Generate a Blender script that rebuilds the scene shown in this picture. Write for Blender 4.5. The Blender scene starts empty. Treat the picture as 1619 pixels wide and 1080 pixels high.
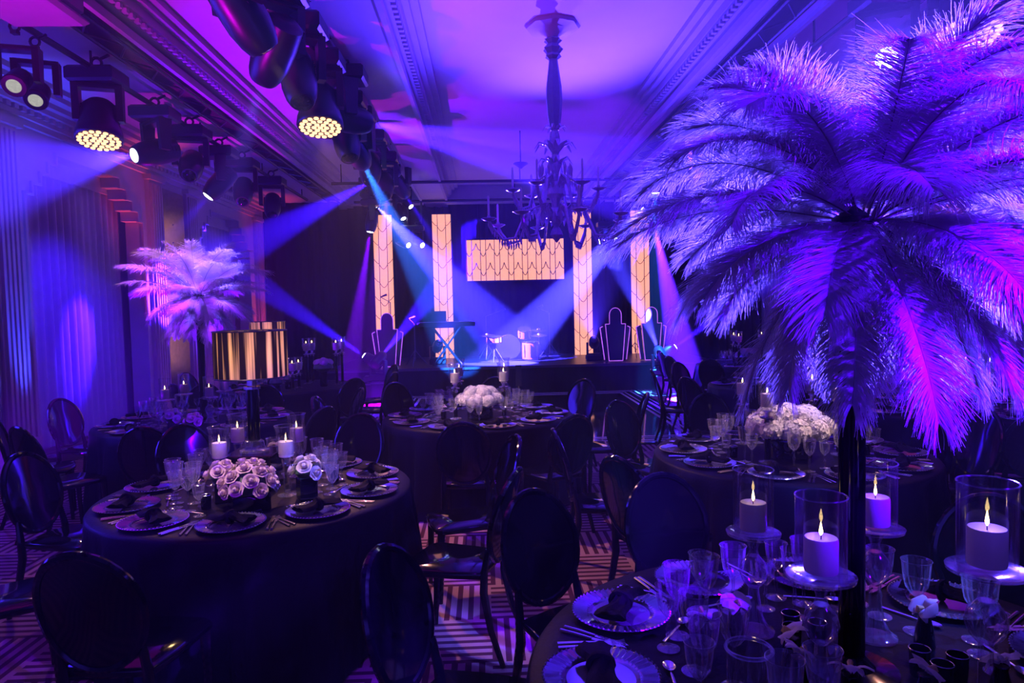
import bpy, math, random
import numpy as np
from mathutils import Vector, Matrix

random.seed(7)
PI = math.pi
SC = bpy.context.scene
COL = SC.collection

# ------------------------------------------------------------------ camera
F_PX, CX, CY, CAM_H = 1079.0, 809.5, 540.0, 1.78
YC = Vector(((765 - CX) / F_PX, (CY - 488) / F_PX, -1.0)).normalized()      # room axis seen from the camera
ZC = Vector((-0.025, 1.0, 0.0)); ZC = (ZC - YC * ZC.dot(YC)).normalized()
XC = YC.cross(ZC)
ROT = Matrix((XC, YC, ZC))                                                   # camera -> world
cam_d = bpy.data.cameras.new('camera'); cam_d.sensor_width = 36; cam_d.lens = F_PX / 1619 * 36
cam_d.clip_start = 0.05; cam_d.clip_end = 100
cam = bpy.data.objects.new('camera', cam_d); COL.objects.link(cam)
M4 = ROT.to_4x4(); M4.translation = (0, 0, CAM_H); cam.matrix_world = M4
SC.camera = cam

# ------------------------------------------------------------------ world (dark room full of thin stage haze), exposure, sampling
HAZE = 0.0062
w = bpy.data.worlds.new('world'); SC.world = w; w.use_nodes = True
wn = w.node_tree; wn.nodes.clear()
wo = wn.nodes.new('ShaderNodeOutputWorld'); wb = wn.nodes.new('ShaderNodeBackground')
wb.inputs[0].default_value = (0, 0, 0, 1); wn.links.new(wb.outputs[0], wo.inputs[0])
wv = wn.nodes.new('ShaderNodeVolumeScatter'); wv.inputs['Color'].default_value = (1, 1, 1, 1)
wv.inputs['Density'].default_value = HAZE; wv.inputs['Anisotropy'].default_value = 0.0
wn.links.new(wv.outputs[0], wo.inputs[1])
vs = SC.view_settings
vs.view_transform = 'Standard'; vs.look = 'None'; vs.gamma = 1.0; vs.exposure = 0.0; vs.use_curve_mapping = False
cy = SC.cycles
cy.max_bounces = 4; cy.diffuse_bounces = 2; cy.glossy_bounces = 2; cy.transmission_bounces = 4
cy.volume_bounces = 0; cy.transparent_max_bounces = 24
cy.caustics_reflective = False; cy.caustics_refractive = False
cy.sample_clamp_indirect = 2.0; cy.sample_clamp_direct = 0
cy.use_denoising = True; cy.use_adaptive_sampling = True; cy.adaptive_threshold = 0.03

def ray(px, py):
    return ROT @ Vector(((px - CX) / F_PX, (CY - py) / F_PX, -1.0))
def at(px, py, Y):
    d = ray(px, py); return Vector((0, 0, CAM_H)) + d * (Y / d.y)
def atz(px, py, z):
    d = ray(px, py); return Vector((0, 0, CAM_H)) + d * ((z - CAM_H) / d.z)

# ------------------------------------------------------------------ stage lighting palette
BLUE = (0.035, 0.004, 1.0); VIOLET = (0.17, 0.0, 1.0); CYAN = (0.02, 0.15, 1.0); MAGENTA = (0.65, 0.0, 0.75)
LILAC = (0.20, 0.10, 1.0); WARM = (1.0, 0.42, 0.34); PINSPOT = (1.0, 0.64, 0.60); RED = (1.0, 0.06, 0.10); DEEP = (0.09, 0.008, 1.0)

POWER = 3.0; BEAM = 420.0

# ------------------------------------------------------------------ materials
def nt(m): return m.node_tree.nodes, m.node_tree.links
def mat(name, col, rough=0.5, metal=0.0, spec=0.5, noise=0.12, nscale=30.0, emit=None, estr=0.0, coat=0.0, bump=0.0, sheen=0.0):
    m = bpy.data.materials.new(name); m.use_nodes = True
    n, l = nt(m); b = n['Principled BSDF']
    b.inputs['Roughness'].default_value = rough; b.inputs['Metallic'].default_value = metal
    b.inputs['Specular IOR Level'].default_value = spec; b.inputs['Coat Weight'].default_value = coat
    b.inputs['Sheen Weight'].default_value = sheen
    tc = n.new('ShaderNodeTexCoord'); tx = n.new('ShaderNodeTexNoise'); tx.inputs['Scale'].default_value = nscale
    l.new(tc.outputs['Object'], tx.inputs['Vector'])
    mr = n.new('ShaderNodeMapRange'); mr.inputs['To Min'].default_value = 1 - noise; mr.inputs['To Max'].default_value = 1 + noise
    l.new(tx.outputs['Fac'], mr.inputs['Value'])
    mx = n.new('ShaderNodeVectorMath'); mx.operation = 'SCALE'; mx.inputs[0].default_value = col
    l.new(mr.outputs[0], mx.inputs['Scale']); l.new(mx.outputs[0], b.inputs['Base Color'])
    if emit:
        b.inputs['Emission Color'].default_value = (*emit, 1); b.inputs['Emission Strength'].default_value = estr
    if bump:
        bp = n.new('ShaderNodeBump'); bp.inputs['Strength'].default_value = bump; bp.inputs['Distance'].default_value = 0.01
        l.new(tx.outputs['Fac'], bp.inputs['Height']); l.new(bp.outputs[0], b.inputs['Normal'])
    return m

def glass_mat(name, tint=(0.97, 0.97, 0.98), boost=1.5, rough=0.03, frost=0.25):
    m = bpy.data.materials.new(name); m.use_nodes = True; n, l = nt(m); n.remove(n['Principled BSDF'])
    out = n['Material Output']; tr = n.new('ShaderNodeBsdfTransparent'); tr.inputs[0].default_value = (*tint, 1)
    gl = n.new('ShaderNodeBsdfGlossy'); gl.inputs['Roughness'].default_value = rough; gl.inputs[0].default_value = (1, 1, 1, 1)
    fr = n.new('ShaderNodeFresnel'); fr.inputs['IOR'].default_value = 1.5
    tx = n.new('ShaderNodeTexNoise'); tx.inputs['Scale'].default_value = 40
    mm = n.new('ShaderNodeMath'); mm.operation = 'MULTIPLY'; mm.use_clamp = True
    mr = n.new('ShaderNodeMapRange'); mr.inputs['To Min'].default_value = boost * 0.85; mr.inputs['To Max'].default_value = boost * 1.15
    l.new(tx.outputs['Fac'], mr.inputs['Value']); l.new(fr.outputs[0], mm.inputs[0]); l.new(mr.outputs[0], mm.inputs[1])
    mn = n.new('ShaderNodeMath'); mn.operation = 'MINIMUM'; mn.inputs[1].default_value = 0.42; l.new(mm.outputs[0], mn.inputs[0])
    df = n.new('ShaderNodeBsdfDiffuse'); df.inputs[0].default_value = (.9, .9, .9, 1); m2 = n.new('ShaderNodeMixShader'); m2.inputs[0].default_value = frost
    l.new(gl.outputs[0], m2.inputs[1]); l.new(df.outputs[0], m2.inputs[2])
    mx = n.new('ShaderNodeMixShader'); l.new(mn.outputs[0], mx.inputs[0]); l.new(tr.outputs[0], mx.inputs[1]); l.new(m2.outputs[0], mx.inputs[2])
    l.new(mx.outputs[0], out.inputs[0]); return m

def thin_mat(name, col, trans=0.5, rough=0.6, stripe=None):
    """diffuse + translucent sheet (feather barbs, petals, wax, lamp shade fabric)"""
    m = bpy.data.materials.new(name); m.use_nodes = True; n, l = nt(m); n.remove(n['Principled BSDF'])
    out = n['Material Output']; d = n.new('ShaderNodeBsdfDiffuse'); t = n.new('ShaderNodeBsdfTranslucent'); mx = n.new('ShaderNodeMixShader')
    mx.inputs[0].default_value = trans
    tc = n.new('ShaderNodeTexCoord'); tx = n.new('ShaderNodeTexNoise'); tx.inputs['Scale'].default_value = 25
    l.new(tc.outputs['Object'], tx.inputs['Vector'])
    if stripe:
        mp = n.new('ShaderNodeMapping'); mp.inputs['Scale'].default_value = stripe[1]
        l.new(tc.outputs['Object'], mp.inputs[0]); l.new(mp.outputs[0], tx.inputs['Vector'])
        tx.inputs['Scale'].default_value = 1.0; tx.inputs['Detail'].default_value = 4
    cr = n.new('ShaderNodeValToRGB')
    if stripe:
        cr.color_ramp.elements[0].position = 0.46; cr.color_ramp.elements[1].position = 0.60
        cr.color_ramp.elements[0].color = (*stripe[0], 1); cr.color_ramp.elements[1].color = (*col, 1)
    else:
        cr.color_ramp.elements[0].color = (*[c * 0.88 for c in col], 1); cr.color_ramp.elements[1].color = (*col, 1)
    l.new(tx.outputs['Fac'], cr.inputs[0]); l.new(cr.outputs[0], d.inputs[0]); l.new(cr.outputs[0], t.inputs[0])
    l.new(d.outputs[0], mx.inputs[1]); l.new(t.outputs[0], mx.inputs[2]); l.new(mx.outputs[0], out.inputs[0]); return m

def emit_mat(name, col, s, noise=0.05, sampled=False):
    m = bpy.data.materials.new(name); m.use_nodes = True; n, l = nt(m); n.remove(n['Principled BSDF'])
    e = n.new('ShaderNodeEmission'); e.inputs[0].default_value = (*col, 1)
    tx = n.new('ShaderNodeTexNoise'); tx.inputs['Scale'].default_value = 6
    mr = n.new('ShaderNodeMapRange'); mr.inputs['To Min'].default_value = s * (1 - noise); mr.inputs['To Max'].default_value = s * (1 + noise)
    l.new(tx.outputs['Fac'], mr.inputs['Value']); l.new(mr.outputs[0], e.inputs[1])
    l.new(e.outputs[0], n['Material Output'].inputs[0])
    if not sampled: m.cycles.emission_sampling = 'NONE'
    return m

def math_node(n, l, op, a, b=None, clamp=False):
    x = n.new('ShaderNodeMath'); x.operation = op; x.use_clamp = clamp
    for i, q in enumerate((a, b)):
        if q is None: continue
        if isinstance(q, (int, float)): x.inputs[i].default_value = q
        else: l.new(q, x.inputs[i])
    return x.outputs[0]

def carpet_mat():
    m = bpy.data.materials.new('deco_carpet'); m.use_nodes = True; n, l = nt(m); b = n['Principled BSDF']
    g = n.new('ShaderNodeNewGeometry'); s = n.new('ShaderNodeSeparateXYZ'); l.new(g.outputs['Position'], s.inputs[0])
    C = 0.48; A = lambda op, a, b2=None: math_node(n, l, op, a, b2)
    u = A('DIVIDE', s.outputs[0], C); v = A('DIVIDE', s.outputs[1], C)
    iu, iv = A('FLOOR', u), A('FLOOR', v); fu, fv = A('SUBTRACT', A('FRACT', u), 0.5), A('SUBTRACT', A('FRACT', v), 0.5)
    par = A('FLOORED_MODULO', A('ADD', A('MULTIPLY', iu, 3), iv), 2)
    sq = A('LESS_THAN', A('FLOORED_MODULO', A('ADD', iu, A('MULTIPLY', iv, 2)), 5), 0.5)
    dg = A('LESS_THAN', A('FLOORED_MODULO', A('ADD', iu, A('MULTIPLY', iv, 2)), 5), 1.5)
    lin = A('ADD', A('MULTIPLY', par, fu), A('MULTIPLY', A('SUBTRACT', 1, par), fv))
    box = A('MAXIMUM', A('ABSOLUTE', fu), A('ABSOLUTE', fv))
    mit = A('MAXIMUM', fu, fv)
    def sel(f, a, b2): return A('ADD', A('MULTIPLY', f, a), A('MULTIPLY', A('SUBTRACT', 1, f), b2))
    val = sel(A('MULTIPLY', sq, A('LESS_THAN', A('FLOORED_MODULO', iv, 3), .5)), box, lin)
    st = A('LESS_THAN', A('FRACT', A('MULTIPLY', A('ADD', val, 0.5), 7.0)), 0.46)
    mx = n.new('ShaderNodeMix'); mx.data_type = 'RGBA'; l.new(st, mx.inputs[0])
    mx.inputs[6].default_value = (0.40, 0.24, 0.21, 1); mx.inputs[7].default_value = (0.07, 0.018, 0.03, 1)
    tx = n.new('ShaderNodeTexNoise'); tx.inputs['Scale'].default_value = 220; l.new(g.outputs['Position'], tx.inputs['Vector'])
    bp = n.new('ShaderNodeBump'); bp.inputs['Strength'].default_value = 0.4; bp.inputs['Distance'].default_value = 0.004
    l.new(tx.outputs['Fac'], bp.inputs['Height']); l.new(bp.outputs[0], b.inputs['Normal'])
    l.new(mx.outputs[2], b.inputs['Base Color']); b.inputs['Roughness'].default_value = 0.95; b.inputs['Specular IOR Level'].default_value = 0.1
    return m

M = {}
M['carpet'] = carpet_mat()
M['plaster'] = mat('plaster', (0.50, 0.47, 0.50), 0.7, nscale=4)
M['ceiling'] = mat('ceiling_paint', (0.66, 0.62, 0.64), 0.75, nscale=3, noise=0.06)
M['curtain'] = mat('curtain_silk', (0.42, 0.40, 0.46), 0.65, sheen=0.3, nscale=8)
M['blackdrape'] = mat('black_drape', (0.006, 0.006, 0.010), 0.9, spec=0.1)
M['cloth'] = mat('black_satin_cloth', (0.005, 0.004, 0.007), 0.5, spec=0.08, nscale=60, bump=0.15)
M['lacquer'] = mat('black_lacquer', (0.003, 0.003, 0.004), 0.09, spec=0.32, coat=0.1, nscale=10)
M['blackmetal'] = mat('black_metal', (0.008, 0.008, 0.010), 0.45, spec=0.4)
M['blackplastic'] = mat('black_plastic', (0.010, 0.010, 0.012), 0.35, spec=0.4)
M['trussmetal'] = mat('truss_metal', (0.10, 0.09, 0.12), 0.35, 0.8)
M['stage'] = mat('stage_black', (0.012, 0.012, 0.016), 0.35, spec=0.4)
M['dance'] = mat('dance_floor', (0.006, 0.006, 0.010), 0.07, spec=0.6, coat=0.2, nscale=2)
M['danceline'] = mat('dance_line', (0.7, 0.7, 0.72), 0.3)
M['silver'] = mat('silver', (0.82, 0.80, 0.80), 0.18, 1.0, nscale=50)
M['charger'] = mat('charger_glass', (0.35, 0.34, 0.42), 0.12, 0.75, nscale=80)
M['plate'] = mat('plate_black', (0.012, 0.012, 0.02), 0.12, coat=0.3)
M['napkin'] = mat('napkin_black', (0.005, 0.004, 0.006), 0.8, spec=.1, nscale=120, bump=0.2)
M['glass'] = glass_mat('clear_glass', boost=3.0, rough=.06, frost=.32)
M['clear'] = glass_mat('hurricane_glass', boost=1.6, rough=.04, frost=.04)
M['murano'] = mat('murano_glass', (0.62, 0.52, 0.66), 0.15, coat=0.5, nscale=40, noise=.3)
M['crystal'] = glass_mat('crystal_glass', (0.92, 0.92, 0.95), 2.2, 0.09, frost=.10)
M['darkglass'] = mat('dark_glass', (0.004, 0.004, 0.006), 0.05, coat=0.4)
M['wax'] = thin_mat('candle_wax', (0.86, 0.80, 0.74), 0.25)
M['wick'] = mat('wick', (0.02, 0.015, 0.01), 0.9)
M['flame'] = emit_mat('candle_flame', (1.0, 0.66, 0.26), 14.0)
M['feather'] = thin_mat('ostrich_barbs', (0.90, 0.88, 0.90), 0.42)
M['quill'] = mat('quill', (0.22, 0.18, 0.20), 0.5)
M['hydrangea'] = thin_mat('hydrangea_petal', (0.92, 0.88, 0.82), 0.25)
M['hydrangea_pink'] = thin_mat('pink_petal', (0.90, 0.42, 0.42), 0.25)
M['rose'] = thin_mat('rose_petal', (0.92, 0.70, 0.64), 0.2)
M['rosewhite'] = thin_mat('white_rose_petal', (0.90, 0.86, 0.76), 0.2)
M['orchid'] = thin_mat('orchid_petal', (0.92, 0.90, 0.92), 0.3)
M['orchidlip'] = thin_mat('orchid_lip', (0.85, 0.75, 0.25), 0.2)
M['leaf'] = mat('leaf_green', (0.03, 0.09, 0.03), 0.5)
M['shade'] = thin_mat('string_shade', (0.95, 0.66, 0.18), 0.55, stripe=((0.012, 0.008, 0.004), (26, 26, 0.5)))
M['lightbox'] = emit_mat('lightbox_pane', (1.0, 0.36, 0.25), 1.35, 0.12)
M['lattice'] = mat('lattice_bronze', (0.05, 0.02, 0.012), 0.5)
M['ledstrip'] = emit_mat('led_edging', (0.50, 0.12, 1.0), 1.1, 0.7)
M['glitter'] = mat('glitter_panel', (0.03, 0.015, 0.05), 0.35, 0.3, noise=0.9, nscale=160)
M['lens'] = emit_mat('beam_lens', (0.75, 0.80, 1.0), 14.0, 0.05)
M['lensdim'] = emit_mat('par_lens', (0.95, 0.95, 0.80), 0.45, 0.4, False)
M['ledwarm'] = emit_mat('warm_led', (1.0, 0.50, 0.24), 2.6, 0.1)
M['cymbal'] = mat('cymbal_brass', (0.75, 0.58, 0.25), 0.25, 1.0)
M['drum'] = mat('drum_shell', (0.25, 0.06, 0.20), 0.3, coat=0.4)
M['drumhead'] = mat('drum_head', (0.6, 0.58, 0.6), 0.5)
M['sleeve'] = mat('silk_sleeve', (0.25, 0.22, 0.30), 0.5, sheen=0.4)
M['wrap'] = mat('fabric_wrap', (0.30, 0.27, 0.32), 0.8, nscale=6, bump=0.3)
M['mirror'] = mat('etched_mirror', (0.7, 0.68, 0.75), 0.2, 0.9, noise=0.3, nscale=12)
M['wood'] = mat('base_wood', (0.05, 0.035, 0.03), 0.5)
M['print'] = mat('card_print', (0.015, 0.012, 0.02), 0.5)

# ------------------------------------------------------------------ mesh building
class MB:
    def __init__(s): s.v = []; s.f = []
    def add(s, vs_, fs_, T=None):
        o = len(s.v)
        s.v += [tuple(T @ Vector(p)) for p in vs_] if T is not None else [tuple(p) for p in vs_]
        s.f += [tuple(i + o for i in q) for q in fs_]; return s
    def box(s, c, d, T=None, b=0.0):
        x, y, z = d[0] / 2, d[1] / 2, d[2] / 2
        if b <= 0:
            V = [(c[0] + i * x, c[1] + j * y, c[2] + k * z) for k in (-1, 1) for j in (-1, 1) for i in (-1, 1)]
            return s.add(V, [(0, 2, 3, 1), (4, 5, 7, 6), (0, 1, 5, 4), (2, 6, 7, 3), (0, 4, 6, 2), (1, 3, 7, 5)], T)
        V = []; ring = []
        for k, ins in ((-z, b), (-z + b, 0), (z - b, 0), (z, b)):
            xx, yy = x - ins, y - ins; r = []
            for (i, j) in ((-xx + (0 if ins else 0), -yy), (xx, -yy), (xx, yy), (-xx, yy)):
                r.append(len(V)); V.append((c[0] + i, c[1] + j, c[2] + k))
            ring.append(r)
        Fs = [tuple(reversed(ring[0])), tuple(ring[3])]
        for a, q in zip(ring, ring[1:]):
            for i in range(4): Fs.append((a[i], a[(i + 1) % 4], q[(i + 1) % 4], q[i]))
        return s.add(V, Fs, T)
    def lathe(s, prof, n=24, T=None, rib=0.0, ribr=(0, 1e9), capb=True, capt=True):
        V = []; Fs = []
        for (r, z) in prof:
            for i in range(n):
                a = 2 * PI * i / n; rr = r
                if rib and ribr[0] <= z <= ribr[1] and i % 2: rr = r * (1 - rib)
                V.append((rr * math.cos(a), rr * math.sin(a), z))
        for k in range(len(prof) - 1):
            for i in range(n):
                j = (i + 1) % n; Fs.append((k * n + i, k * n + j, (k + 1) * n + j, (k + 1) * n + i))
        if capb: Fs.append(tuple(reversed(range(n))))
        if capt: Fs.append(tuple(range((len(prof) - 1) * n, len(prof) * n)))
        return s.add(V, Fs, T)
    def tube(s, pts, r, n=8, T=None, closed=False, flat=1.0):
        pts = [Vector(p) for p in pts]; m = len(pts); V = []; Fs = []
        rs = r if isinstance(r, (list, tuple)) else [r] * m
        up = Vector((0, 0, 1)); prev = None
        for i, p in enumerate(pts):
            if closed: t = pts[(i + 1) % m] - pts[i - 1]
            else: t = pts[min(i + 1, m - 1)] - pts[max(i - 1, 0)]
            t.normalize()
            if prev is None:
                a = t.cross(up) if abs(t.z) < 0.95 else t.cross(Vector((0, 1, 0)))
            else: a = prev - t * prev.dot(t)
            a.normalize(); prev = a; b = t.cross(a)
            for k in range(n):
                q = 2 * PI * k / n
                V.append(p + (a * math.cos(q) + b * math.sin(q) * flat) * rs[i])
        for i in range(m if closed else m - 1):
            i2 = (i + 1) % m
            for k in range(n):
                k2 = (k + 1) % n; Fs.append((i * n + k, i * n + k2, i2 * n + k2, i2 * n + k))
        if not closed: Fs += [tuple(reversed(range(n))), tuple(range((m - 1) * n, m * n))]
        return s.add(V, Fs, T)
    def prism(s, poly, d0, d1, axis='y', T=None):
        """poly in the plane across `axis`, extruded d0..d1"""
        n = len(poly); V = []
        for d in (d0, d1):
            for (a, b) in poly: V.append({'y': (a, d, b), 'x': (d, a, b), 'z': (a, b, d)}[axis])
        Fs = [tuple(range(n)), tuple(reversed(range(n, 2 * n)))]
        for i in range(n): j = (i + 1) % n; Fs.append((i, i + n, j + n, j))
        return s.add(V, Fs, T)
    def mesh(s, name, m, ang=40):
        me = bpy.data.meshes.new(name); me.from_pydata(s.v, [], s.f); me.materials.append(M[m] if isinstance(m, str) else m)
        me.shade_smooth(); me.set_sharp_from_angle(angle=math.radians(ang)); return me

def link(name, me, parent=None, T=None):
    o = bpy.data.objects.new(name, me); COL.objects.link(o)
    if parent is not None: o.parent = parent
    if T is not None: o.matrix_basis = T if isinstance(T, Matrix) else Matrix.Translation(T)
    return o
def tag(o, label=None, cat=None, group=None, kind=None):
    if label: o['label'] = label
    if cat: o['category'] = cat
    if group: o['group'] = group
    if kind: o['kind'] = kind
    return o
def TR(loc, rz=0.0, sc=1.0):
    return Matrix.Translation(loc) @ Matrix.Rotation(rz, 4, 'Z') @ Matrix.Diagonal((sc, sc, sc, 1))
def thing(name, label, cat, loc=(0, 0, 0), rz=0.0, group=None, sc=1.0, T=None):
    o = bpy.data.objects.new(name, None); COL.objects.link(o); o.empty_display_size = 0.1
    o.matrix_basis = T if T is not None else TR(loc, rz, sc); return tag(o, label, cat, group)
def inst(spec, name, label, cat, loc, rz=0.0, group=None, sc=1.0, T=None):
    """one thing from a spec [(part name, mesh, [(sub-part name, mesh)...], local matrix)], sharing mesh data"""
    e = thing(name, label, cat, loc, rz, group, sc, T)
    for p in spec:
        c = link(p[0], p[1], e, p[3] if len(p) > 3 else None)
        for q in (p[2] if len(p) > 2 and p[2] else ()): link(q[0], q[1], c)
    return e
def single(name, me, label, cat, loc, rz=0.0, group=None, T=None):
    return tag(link(name, me, None, T if T is not None else TR(loc, rz)), label, cat, group)
def struct(name, mb, m, parent=None, ang=40):
    o = link(name, mb.mesh(name, m, ang), parent)
    if parent is None: o['kind'] = 'structure'
    return o
def aim(loc, target, roll=0):
    """matrix whose -Z looks from loc to target"""
    d = (Vector(target) - Vector(loc)).normalized()
    return Matrix.Translation(loc) @ d.to_track_quat('-Z', 'Y').to_matrix().to_4x4()

def gobo_plate(parent_T, half, seed, frac=.2, n=16):
    """perforated plate of a gobo light, built in the lamp's own frame"""
    rnd = random.Random(seed); mb = MB(); c = 2 * half / n
    for i in range(n):
        for j in range(n):
            if rnd.random() > frac:
                x, y = -half + c * i, -half + c * j; mb.add([(x, y, 0), (x + c, y, 0), (x + c, y + c, 0), (x, y + c, 0)], [(0, 1, 2, 3)])
    mb.lathe([(half * 1.45, 0), (half * 1.45, .01), (half * 1.0, .01)], 20, capb=False, capt=False)
    return mb.mesh('gobo_plate', 'blackmetal')

def spot(loc, target, deg, col, power, blend=0.4, radius=0.04, name='spot_lamp'):
    ld = bpy.data.lights.new(name, 'SPOT'); ld.color = col; ld.energy = power * (BEAM if deg < 20 else POWER); ld.spot_size = math.radians(deg)
    ld.spot_blend = blend; ld.shadow_soft_size = radius
    o = bpy.data.objects.new(name, ld); COL.objects.link(o); o.matrix_world = aim(loc, target); return o

# ================================================================== room shell
WX0, WX1, YB, YF, ZC_, MID = -5.2, 6.85, 17.8, -4.0, 4.75, 0.825
SOF = 4.40
def mirx(x): return 2 * MID - x
struct('floor', MB().box((MID, (YB + YF) / 2, -0.05), (WX1 - WX0 + 1, YB - YF + 1, 0.1)), 'carpet')
# ceiling: three raised coffers between lower beams
ce = MB(); LY = YB - YF; YM = (YB + YF) / 2
coffers = [(-3.25, -1.40), (-0.85, 2.50), (3.05, 4.90)]
for (a, b) in coffers: ce.box(((a + b) / 2, YM, ZC_ + 0.05), (b - a + 0.3, LY, 0.1))
struct('ceiling', ce, 'ceiling')
edges = [WX0 - .3] + [q for c in coffers for q in c] + [WX1 + .3]
for k in range(0, len(edges), 2):
    a, b = edges[k], edges[k + 1]
    struct('ceiling_beam', MB().box(((a + b) / 2, YM, (SOF + ZC_ + .1) / 2), (b - a, LY, ZC_ + .1 - SOF)), 'ceiling')
def run(prof_x0, sgn, steps, y0=YF, y1=16.6):
    mb = MB()
    for (dx, z0, z1) in steps: mb.box((prof_x0 + sgn * dx / 2, (y0 + y1) / 2, (z0 + z1) / 2), (dx, y1 - y0, z1 - z0))
    return mb
tn = [0]
def trim(mb, m='plaster', parent=None):
    tn[0] += 1; return struct('trim_%d' % tn[0], mb, m, parent)
for (a, b) in coffers:
    for x, s in ((a, 1), (b, -1)):
        t = trim(run(x, s, [(0.05, 4.36, 4.44), (0.09, 4.48, 4.53), (0.15, 4.55, 4.64), (0.22, 4.64, 4.69), (0.30, 4.69, 4.751)]))
        beads = MB(); y = -1.0
        while y < 16.4:
            beads.box((x + s * 0.115, y, 4.51), (0.05, 0.05, 0.04)); y += 0.11
        bo = struct('bead_course', beads, 'plaster', t); bo['kind'] = 'stuff'
    for yy in (16.6,):
        trim(MB().box(((a + b) / 2, yy + .15, 4.55), (b - a, 0.3, 0.42)))
# walls
def wall_side(name, x, s):
    """s = +1 when the room lies to +x of the wall face"""
    mb = MB(); t = 0.25
    wins = [(4.0, 6.7), (8.05, 10.75), (12.8, 15.5)]
    mb.box((x - s * 0.55, YM, 2.4), (0.1, LY, 4.8))                       # backing behind the window bays
    ys = [YF] + [q for w_ in wins for q in w_] + [YB]
    for k in range(0, len(ys), 2):
        mb.box((x - s * t / 2, (ys[k] + ys[k + 1]) / 2, 2.3), (t, ys[k + 1] - ys[k], 4.6))
    for (a, b) in wins:
        mb.box((x - s * t / 2, (a + b) / 2, 4.19), (t, b - a, 0.82))
        for i in range(4):                                                # stepped deco head of the opening
            wd = 0.62 - i * 0.16; zt = 3.78 - i * 0.14
            for c in (a + wd / 2, b - wd / 2): mb.box((x - s * t / 2, c, zt - 0.07), (t - 0.002 * i, wd, 0.14))
    wl = struct(name, mb, 'plaster')
    # raised stepped edging around each head
    for (a, b) in wins:
        e = MB()
        for i in range(4):
            wd = 0.62 - i * 0.16; zt = 3.78 - i * 0.14
            for (y0, dr) in ((a, 1), (b, -1)):
                e.box((x + s * 0.012, y0 + dr * (wd - 0.0), zt - 0.07), (0.03, 0.03, 0.17))
                e.box((x + s * 0.012, y0 + dr * (wd - 0.08), zt - 0.14), (0.03, 0.17, 0.03))
        e.box((x + s * 0.012, (a + b) / 2, 3.78), (0.03, b - a - 1.2, 0.03))
        for y0 in (a, b): e.box((x + s * 0.012, y0, 1.62), (0.03, 0.04, 3.24))
        struct('window_edging', e, 'plaster', wl)
    return wl, wins
wl_left, wins = wall_side('wall_left', WX0, 1)
wl_right, _ = wall_side('wall_right', WX1, -1)
struct('wall_back', MB().box((MID, YB + .1, 2.4), (13, .2, 4.8)), 'blackdrape')
struct('wall_front', MB().box((MID, YF - .1, 2.4), (13, .2, 4.8)), 'plaster')
for side, x, s in (('left', WX0, 1), ('right', WX1, -1)):
    t = trim(run(x, s, [(0.05, 3.98, 4.05), (0.09, 4.05, 4.10), (0.16, 4.16, 4.22), (0.24, 4.22, 4.28), (0.36, 4.28, 4.34), (0.44, 4.34, 4.401)], YF, 16.3))
    dn = MB(); y = 2.0
    while y < 16.2: dn.box((x + s * 0.075, y, 4.13), (0.09, 0.07, 0.055)); y += 0.13
    do = struct('dentil_course', dn, 'plaster', t); do['kind'] = 'stuff'
    struct('baseboard_' + side, run(x, s, [(0.05, 0, 0.20), (0.03, 0.20, 0.25)], YF, 17.7), 'wood')
    # fluted pilasters with an etched mirror strip between each pair
    for (a, b) in ((2.6, 3.9), (6.85, 7.95), (10.85, 12.7), (15.6, 16.5)):
        p = tag(thing('pilaster', None, None), kind='structure')
        cw = 0.40; zc = 3.9
        for c in ((a + cw / 2 + .05), (b - cw / 2 - .05)) if b - a > 1.0 else ((a + b) / 2,):
            f = MB().box((x + s * 0.03, c, zc / 2), (0.06, cw, zc))
            for i in range(5): f.box((x + s * 0.075, c - cw / 2 + 0.05 + i * 0.075, zc / 2), (0.04, 0.04, zc - .1))
            f.box((x + s * 0.06, c, zc + .04), (0.12, cw + .08, 0.08)); f.box((x + s * 0.06, c, .22), (0.13, cw + .08, .44))
            struct('fluted_shaft', f, 'plaster', p)
        if b - a > 1.0:
            mm = MB().box((x + s * 0.02, (a + b) / 2, 2.1), (0.04, max(0.25, b - a - 1.1), 3.5))
            for i in range(5): mm.box((x + s * 0.045, (a + b) / 2, 2.4 + i * 0.3), (0.02, 0.22 - .04 * i, 0.02))
            struct('mirror_strip', mm, 'mirror', p)
# window curtains
def pleat_mesh(name, y0, y1, z0, z1, m, seed, amp=0.05, per=0.16, nz=6, flare=0.3):
    rnd = random.Random(seed); ny = max(24, int((y1 - y0) / per * 8)); V = []; Fs = []
    ph = [rnd.uniform(-.6, .6) for _ in range(ny)]
    for j in range(nz + 1):
        tz = j / nz
        for i in range(ny + 1):
            yy = y0 + (y1 - y0) * i / ny
            a = amp * (0.7 + flare * (1 - tz)) * (0.8 + .4 * math.sin(i * .13 + seed))
            V.append((a * math.sin(2 * PI * (yy - y0) / per + 0.9 * math.sin(yy * 2.3 + seed) + .25 * math.sin(tz * 3 + yy)), yy, z0 + (z1 - z0) * tz))
    for j in range(nz):
        for i in range(ny): a = j * (ny + 1) + i; Fs.append((a, a + 1, a + ny + 2, a + ny + 1))
    return MB().add(V, Fs).mesh(name, m, 80)
wn_name = ['window nearest the camera', 'middle window', 'window nearest the stage']
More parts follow.
